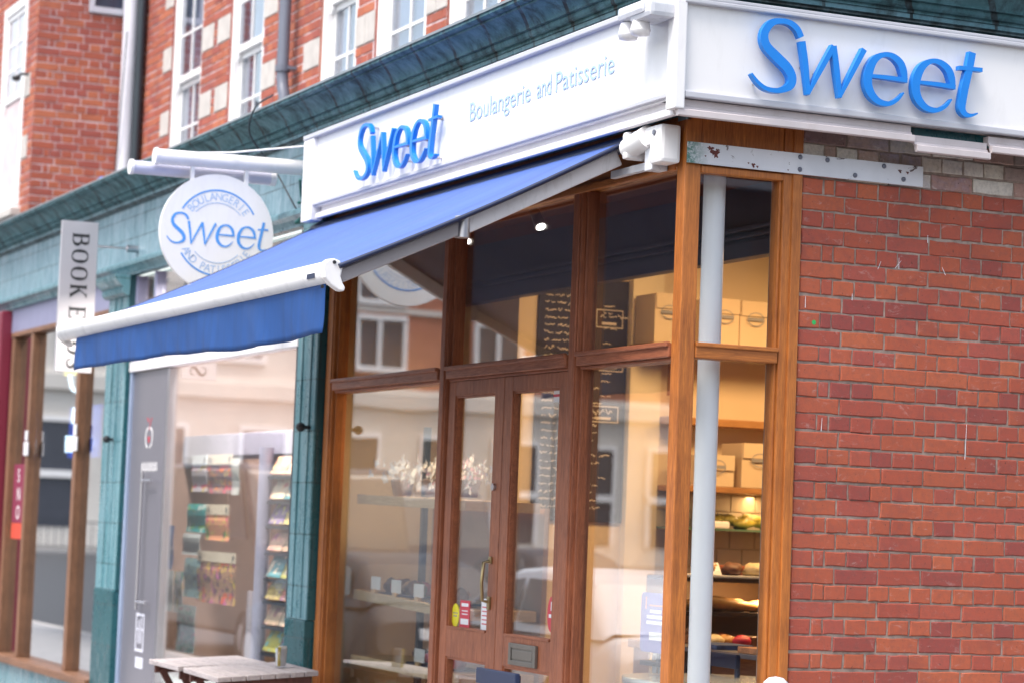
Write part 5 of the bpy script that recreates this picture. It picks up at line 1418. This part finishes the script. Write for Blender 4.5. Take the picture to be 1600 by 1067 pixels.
for a, b, c, d in ((-.09, .06, .12, .135), (-.09, .08, .145, .16), (-.06, .05, .17, .185), (-.06, .06, .05, .085)): mb.box(-.385 + a, -.385 + b, .1285, .1295, 1.115 + c, 1.115 + d)
mb.build("white_print", M['white'], pb)
mb = MB(); mb.box(-.49, -.478, .1285, .1295, 1.30, 1.355); mb.box(-.45, -.30, .1285, .1295, 1.315, 1.322); mb.build("orange_print", paint("orange_ink", (.6, .2, .12), .5), pb)
mb = MB(); mb.prism([(0, 0), (.08, 0), (.02, .12)], (-.385, .136, 1.07), (0, 1, 0), (0, 0, 1), (1, 0, 0), .02); mb.box(-.52, -.25, .125, .2, 1.05, 1.07); mb.build("stand", M['black'], pb)

# ------------------------------------------------------------------ pavement furniture
def wooden_table(label, corners, th=.028):
    """folding slatted table; corners: near-left, near-right, far-right, far-left (top surface)"""
    A, Bc, Cc, D = [Vector(c) for c in corners]
    cen = (A + Bc + Cc + D) / 4
    t = thing("folding_table", label, "table", (cen.x, cen.y, 0), "slatted folding tables outside")
    dn = Vector((0, 0, -th)); n = 7
    mb = MB()
    for i in range(n):
        s0, s1 = i / n + .006, (i + 1) / n - .006
        q = [A.lerp(D, s0), Bc.lerp(Cc, s0), Bc.lerp(Cc, s1), A.lerp(D, s1)]
        mb.add(q + [p + dn for p in q], [(0, 1, 2, 3), (7, 6, 5, 4), (0, 4, 5, 1), (1, 5, 6, 2), (2, 6, 7, 3), (3, 7, 4, 0)])
    mb.build("slatted_top", M['tablewood'], t, bevel=.003)
    mb = MB()
    for f in (.08, .92):
        p, q = A.lerp(Bc, f), D.lerp(Cc, f); ins = (q - p) * .05
        d = (q - p).normalized(); sd = d.cross(Vector((0, 0, 1))).normalized()
        mb = MB(); mb.prism([(-.012, -.05), (.012, -.05), (.012, 0), (-.012, 0)], p + ins + dn * 1.05, sd, (0, 0, 1), d, (q - p).length * .9); mb.build("under_rail", M['tableleg'], t)
    for f in (.14, .86):
        for (g0, g1) in ((.12, .85), (.85, .12)):
            p = A.lerp(Bc, f).lerp(D.lerp(Cc, f), g0) + dn * 2.2; q = A.lerp(Bc, f).lerp(D.lerp(Cc, f), g1); q = Vector((q.x + (.02 if g0 > .5 else -.02), q.y, 0.0)); p.x += (.02 if g0 > .5 else -.02)
            d = (q - p).normalized(); sd = Vector((1, 0, 0)); up = sd.cross(d).normalized(); sd = d.cross(up)
            mb = MB(); mb.prism([(-.011, -.02), (.011, -.02), (.011, .02), (-.011, .02)], p, sd, up, d, (q - p).length); mb.build("leg", M['tableleg'], t)
    return t
wooden_table("nearer grey slatted folding table outside the card shop with the sachet glass on it", [(-4.72, -.755, .742), (-3.94, -.785, .738), (-3.96, -.175, .782), (-4.74, -.14, .786)])
wooden_table("farther grey slatted folding table outside the card shop beside the steel door", [(-5.50, -.745, .742), (-4.76, -.775, .745), (-4.79, -.20, .775), (-5.53, -.16, .772)])
tumbler("tumbler of sugar sachets on the grey folding table outside", (-4.28, -.30, .776), .115, .036)
c = chair("navy folding cafe chair on the pavement before the doors", -.68, -.50, 1.005)
bl = thing("bollard", "white domed bollard top in front of the brick wall", "bollard", (.6, .185, 0))
mb = MB(); mb.cyl((.6, .185, 0), (.6, .185, 1.0), .032, n=18); mb.build("shaft", M['black'], bl)
mb = MB(); mb.lathe([(.036, .985), (.05, 1.0), (.056, 1.025), (.05, 1.052), (.03, 1.070), (0, 1.076)], (.6, .185, 0)); mb.build("dome", paint("worn_white_dome", (.62, .62, .68), .5, .12, 40), bl)

# ------------------------------------------------------------------ across the road: seen only in the glass
M['slate'] = paint("slate_roof", (.16, .17, .20), .6, .15, 2)
M['farbrick'] = paint("far_red_brick", (.40, .15, .10), .9, .2, 1.5)
M['farcream'] = paint("far_cream_render", (.62, .58, .54), .8, .05, .5)
M['fardark'] = paint("far_dark_glass", (.05, .055, .075), .2)
def far_house(y0, y1, label, brick='farbrick', z_cream=7.4, ztop=13.4, bays=(), seed=0):
    x = -92.0
    t = thing("terrace_house", label, "house", (x, (y0 + y1) / 2, 0), "terrace across the road")
    mb = MB(); mb.box(x - 9, x, y0, y1, z_cream, ztop); w = mb.build("brick_wall", M[brick], t)
    mb = MB(); mb.box(x - 9, x + .3, y0, y1, 0, z_cream - .001, ch=.03); mb.box(x, x + .55, y0, y1, z_cream - .9, z_cream - .2, ch=.05); mb.build("cream_storey", M['farcream'], t)
    mb = MB(); mb.prism([(-9, ztop), (.6, ztop), (.6, ztop + .15), (-4, ztop + 4), (-9, ztop + 1)], (x, y0, 0), (1, 0, 0), (0, 0, 1), (0, 1, 0), y1 - y0); mb.build("roof", M['slate'], t)
    n = max(1, int((y1 - y0) / 4.6))
    for i in range(n):
        yc = y0 + (y1 - y0) * (i + .5) / n
        for (za, zb, hw) in ((8.3, 10.3, 1.15), (11.2, 12.9, 1.15)):
            mb = MB()
            mb.box(x - .02, x + .22, yc - hw, yc + hw, za - .25, za, ch=.04); mb.box(x - .02, x + .22, yc - hw, yc + hw, zb, zb + .22, ch=.04)
            for k in (-1, 0, 1): mb.box(x - .02, x + .18, yc + k * (hw - .09) - .09, yc + k * (hw - .09) + .09, za, zb)
            f = mb.build("window", M['white'], t)
            mb = MB(); mb.box(x - .01, x + .05, yc - hw + .05, yc + hw - .05, za, zb); mb.build("pane", M['fardark'], f)
    for k in range(2):
        B("chimney", M[brick], t, x - 4.6, x - 3.4, y0 + (y1 - y0) * (.12 + .76 * k) - .6, y0 + (y1 - y0) * (.12 + .76 * k) + .6, ztop + 2.5, ztop + 5.2, ch=.05)
    B("downpipe", M['darktrim'], t, x, x + .14, y1 - .5, y1 - .36, .2, ztop)
    B("string_course", M['farcream'], t, x, x + .12, y0 + .02, y1 - .55, 10.65, 10.9)
    m2 = max(1, int((y1 - y0) / 3.4))
    for i in range(m2):
        yc = y0 + (y1 - y0) * (i + .5) / m2
        mb = MB()
        for s in (-1, 1): mb.box(x + .3, x + .42, yc + s * 1.05 - .09, yc + s * 1.05 + .09, .9, 5.2)
        mb.box(x + .3, x + .42, yc - 1.14, yc + 1.14, 5.2, 5.4); mb.box(x + .3, x + .46, yc - 1.14, yc + 1.14, 2.9, 3.2)
        f = mb.build("shop_window", M['white'], t)
        mb = MB(); mb.box(x + .295, x + .35, yc - 1.0, yc + 1.0, .9, 5.2); mb.build("pane", M['fardark'], f)
    return t
far_house(-30.2, -17.0, "white rendered terrace house reflected in the bookshop glass", 'farcream')
far_house(-41.5, -30.3, "red brick terrace house with white windows reflected in the left bakery window")
far_house(-53, -41.6, "red brick terrace house with white windows reflected beyond the doors")
far_house(-16.9, -6, "cream terrace house at the left end of the reflected row", 'farcream')
rl = thing("railing", "dark iron railing along the far pavement reflected in the bookshop glass", "railing", (-89, -22, 0))
mb = MB(); mb.box(-89.02, -88.98, -30, -12, 1.1, 1.15); mb.box(-89.02, -88.98, -30, -12, .1, .15); mb.build("rail", M['darktrim'], rl)
mb = MB()
for i in range(60): mb.box(-89.015, -88.985, -30 + .3 * i, -29.97 + .3 * i, .15, 1.1)
mb.build("bars", M['darktrim'], rl)
# parked cars along the kerb (reflected)
def car(label, x, y, colr, L=4.2):
    """hatchback parked along x (nose to -x); lower body and cabin lofted along x"""
    t = thing("parked_car", label, "car", (x, y, -.16), "cars parked along the kerb" if y > -6 else "cars parked on the far side")
    z0 = -.16
    body = paint("car_paint", colr, .25 if colr[0] > .5 else .55, .02)
    mb = MB()
    st = [(-2.08, .62, .36, .60), (-2.0, .76, .26, .72), (-1.7, .84, .22, .84), (-1.1, .87, .2, .93), (-.5, .88, .2, .96), (1.2, .88, .2, .98), (1.75, .86, .24, .98), (2.0, .80, .34, .95), (2.08, .70, .45, .80)]
    S = []
    for px, hw, zb, zt in st:
        ring = []
        for k in range(16):
            a = 2 * PI * (k + .5) / 16; c, sn = math.cos(a), math.sin(a)
            ring.append((x + px, y + hw * math.copysign(abs(c) ** .35, c), z0 + (zb + zt) / 2 + (zt - zb) / 2 * math.copysign(abs(sn) ** .45, sn)))
        S.append(ring)
    for p, q in zip(S[:-1], S[1:]):
        mb.add(p + q, [(k, (k + 1) % 16, 16 + (k + 1) % 16, 16 + k) for k in range(16)], 0, True)
    mb.add(S[0], [list(range(16))[::-1]]); mb.add(S[-1], [list(range(16))])
    mb.build("body", body, t)
    cab = [(-1.12, .80, .93), (-.42, .70, 1.36), (-.05, .68, 1.44), (.5, .675, 1.47), (1.1, .68, 1.43), (1.45, .70, 1.36), (1.88, .78, .97)]
    mb = MB(); C_ = []
    for px, hw, zz in cab:
        C_.append([(x + px, y - .84, z0 + .92), (x + px, y - hw, z0 + zz - .05), (x + px, y - hw + .09, z0 + zz), (x + px, y + hw - .09, z0 + zz), (x + px, y + hw, z0 + zz - .05), (x + px, y + .84, z0 + .92)])
    for p, q in zip(C_[:-1], C_[1:]):
        mb.add(p + q, [(k, k + 1, 7 + k, 6 + k) for k in range(5)], 0, True)
    mb.build("cabin", body, t)
    for (i0, i1, nm, off) in ((0, 1, "windscreen", -.02), (5, 6, "rear_window", .02)):
        p, q = C_[i0], C_[i1]; lo, hi = (p, q) if nm == "windscreen" else (q, p)
        quad = []
        for A_, B_, fa in ((lo, hi, .18), (lo, hi, .88)):
            L2 = Vector(A_[1]).lerp(Vector(B_[1]), fa); R2 = Vector(A_[4]).lerp(Vector(B_[4]), fa)
            quad.append((L2.lerp(R2, .08), L2.lerp(R2, .92)))
        o_ = Vector((off, 0, .018))
        mb = MB(); mb.add([quad[0][0] + o_, quad[0][1] + o_, quad[1][1] + o_, quad[1][0] + o_], [(0, 1, 2, 3)]); mb.build(nm, M['fardark'], t)
    mb = MB(); mb.box(x + 2.075, x + 2.09, y - .26, y + .26, z0 + .62, z0 + .73, ch=.004); mb.build("number_plate", M['white'], t)
    for s_ in (-1, 1):
        def P(px, zz):      # point on the leaning cabin side, a few mm proud
            top = 1.0; f = (zz - .92) / .5
            return (x + px, y + s_ * (.84 - .145 * f + .02), z0 + zz)
        for poly in ([(-.86, 1.0), (-.34, 1.30), (.30, 1.37), (.30, 1.0)], [(.38, 1.0), (.38, 1.37), (.98, 1.36), (1.12, 1.0)], [(1.20, 1.02), (1.06, 1.34), (1.30, 1.30), (1.52, 1.04)]):
            mb = MB(); mb.add([P(*q) for q in poly], [list(range(4))]); mb.build("side_window", M['fardark'], t)
        mb = MB(); mb.box(x - .62, x - .45, y + s_ * .88, y + s_ * .99, z0 + .95, z0 + 1.06, ch=.02); mb.build("door_mirror", body, t)
        for px in (-1.32, 1.30):
            mb = MB(); mb.cyl((x + px, y + s_ * .70, z0 + .31), (x + px, y + s_ * .885, z0 + .31), .31, n=22); w = mb.build("wheel", M['black'], t)
            mb = MB(); mb.cyl((x + px, y + s_ * .886, z0 + .31), (x + px, y + s_ * .895, z0 + .31), .2, n=16); mb.build("rim", M['steel'], w)
    return t
def van(label, x0, x1, yf, depth, h, colr, group):
    """panel van parked along x; yf is its face towards the shops"""
    z0 = -.16; yb = yf - depth
    t = thing("parked_van", label, "van", ((x0 + x1) / 2, (yf + yb) / 2, z0), group)
    body = paint("van_paint", colr, .3, .03)
    mb = MB(); L = x1 - x0
    prof = [(0, .35), (0, h - .12), (.08, h), (L - 1.35, h), (L - 1.1, h - .08), (L - .62, h * .60), (L - .06, h * .46), (L, .75), (L, .35)]
    mb.prism(prof, (x0, yf, z0), (1, 0, 0), (0, 0, 1), (0, -1, 0), depth); mb.build("body", body, t, bevel=.05)
    for y in (yf + .004, yb - .012):
        mb = MB(); mb.prism([(L - 1.75, h * .62), (L - 1.75, h - .22), (L - 1.2, h - .22), (L - .85, h * .62)], (x0, y, z0), (1, 0, 0), (0, 0, 1), (0, 1, 0), .008); mb.build("side_window", M['fardark'], t)
    for px in (.9, L - .85):
        for y in (yf - .25, yb):
            mb = MB(); mb.cyl((x0 + px, y, z0 + .33), (x0 + px, y + .26, z0 + .33), .33, n=20); w = mb.build("wheel", M['black'], t)
            mb = MB(); mb.cyl((x0 + px, y + .261, z0 + .33), (x0 + px, y + .268, z0 + .33), .18, n=14); mb.build("rim", M['steel'], w)
    return t
van("dark brown panel van parked at the kerb, added to darken the reflection low in the card shop window", -24.2, -18.5, -4.25, 1.95, 2.45, (.045, .035, .035), "cars parked along the kerb")  # van added as a dark reflector so the papers show through the glass
van("charcoal van parked on the far side, reflected low in the left bakery window", -35.4, -30.0, -10.4, 1.95, 2.35, (.03, .03, .04), "cars parked on the far side")
car("dark grey hatchback parked on the far side beyond the charcoal van", -26.8, -11.4, (.05, .05, .06))
car("white hatchback parked at the kerb, reflected in the right window", -10.4, -4.5, (.72, .72, .75))
car("dark slate hatchback parked at the kerb, reflected in the left window", -16.0, -4.55, (.045, .048, .06))

# building across the side street, seen only in the side window's glass
t = thing("brick_house", "dark brown brick house across the side street, seen only in the side window's glass", "house", (26, 17, 0))
mb = MB(); mb.box(22, 31, 0, 34, -.1, 6.6); mb.build("wall", paint("brown_stock_brick", (.10, .065, .05), .9, .2, 2), t)
mb = MB(); mb.prism([(22 - .4, 6.6), (31.4, 6.6), (26.5, 9.4)], (0, 0, 0), (1, 0, 0), (0, 0, 1), (0, 1, 0), 34); mb.build("roof", M['slate'], t)
for k in range(6):
    for zz in (1.0, 3.9):
        B("window", M['fardark'], t, 21.97, 22.05, 2 + k * 4.6, 3.4 + k * 4.6, zz, zz + 2.1)

for o in bpy.data.objects:
    if "_o" in o: del o["_o"]
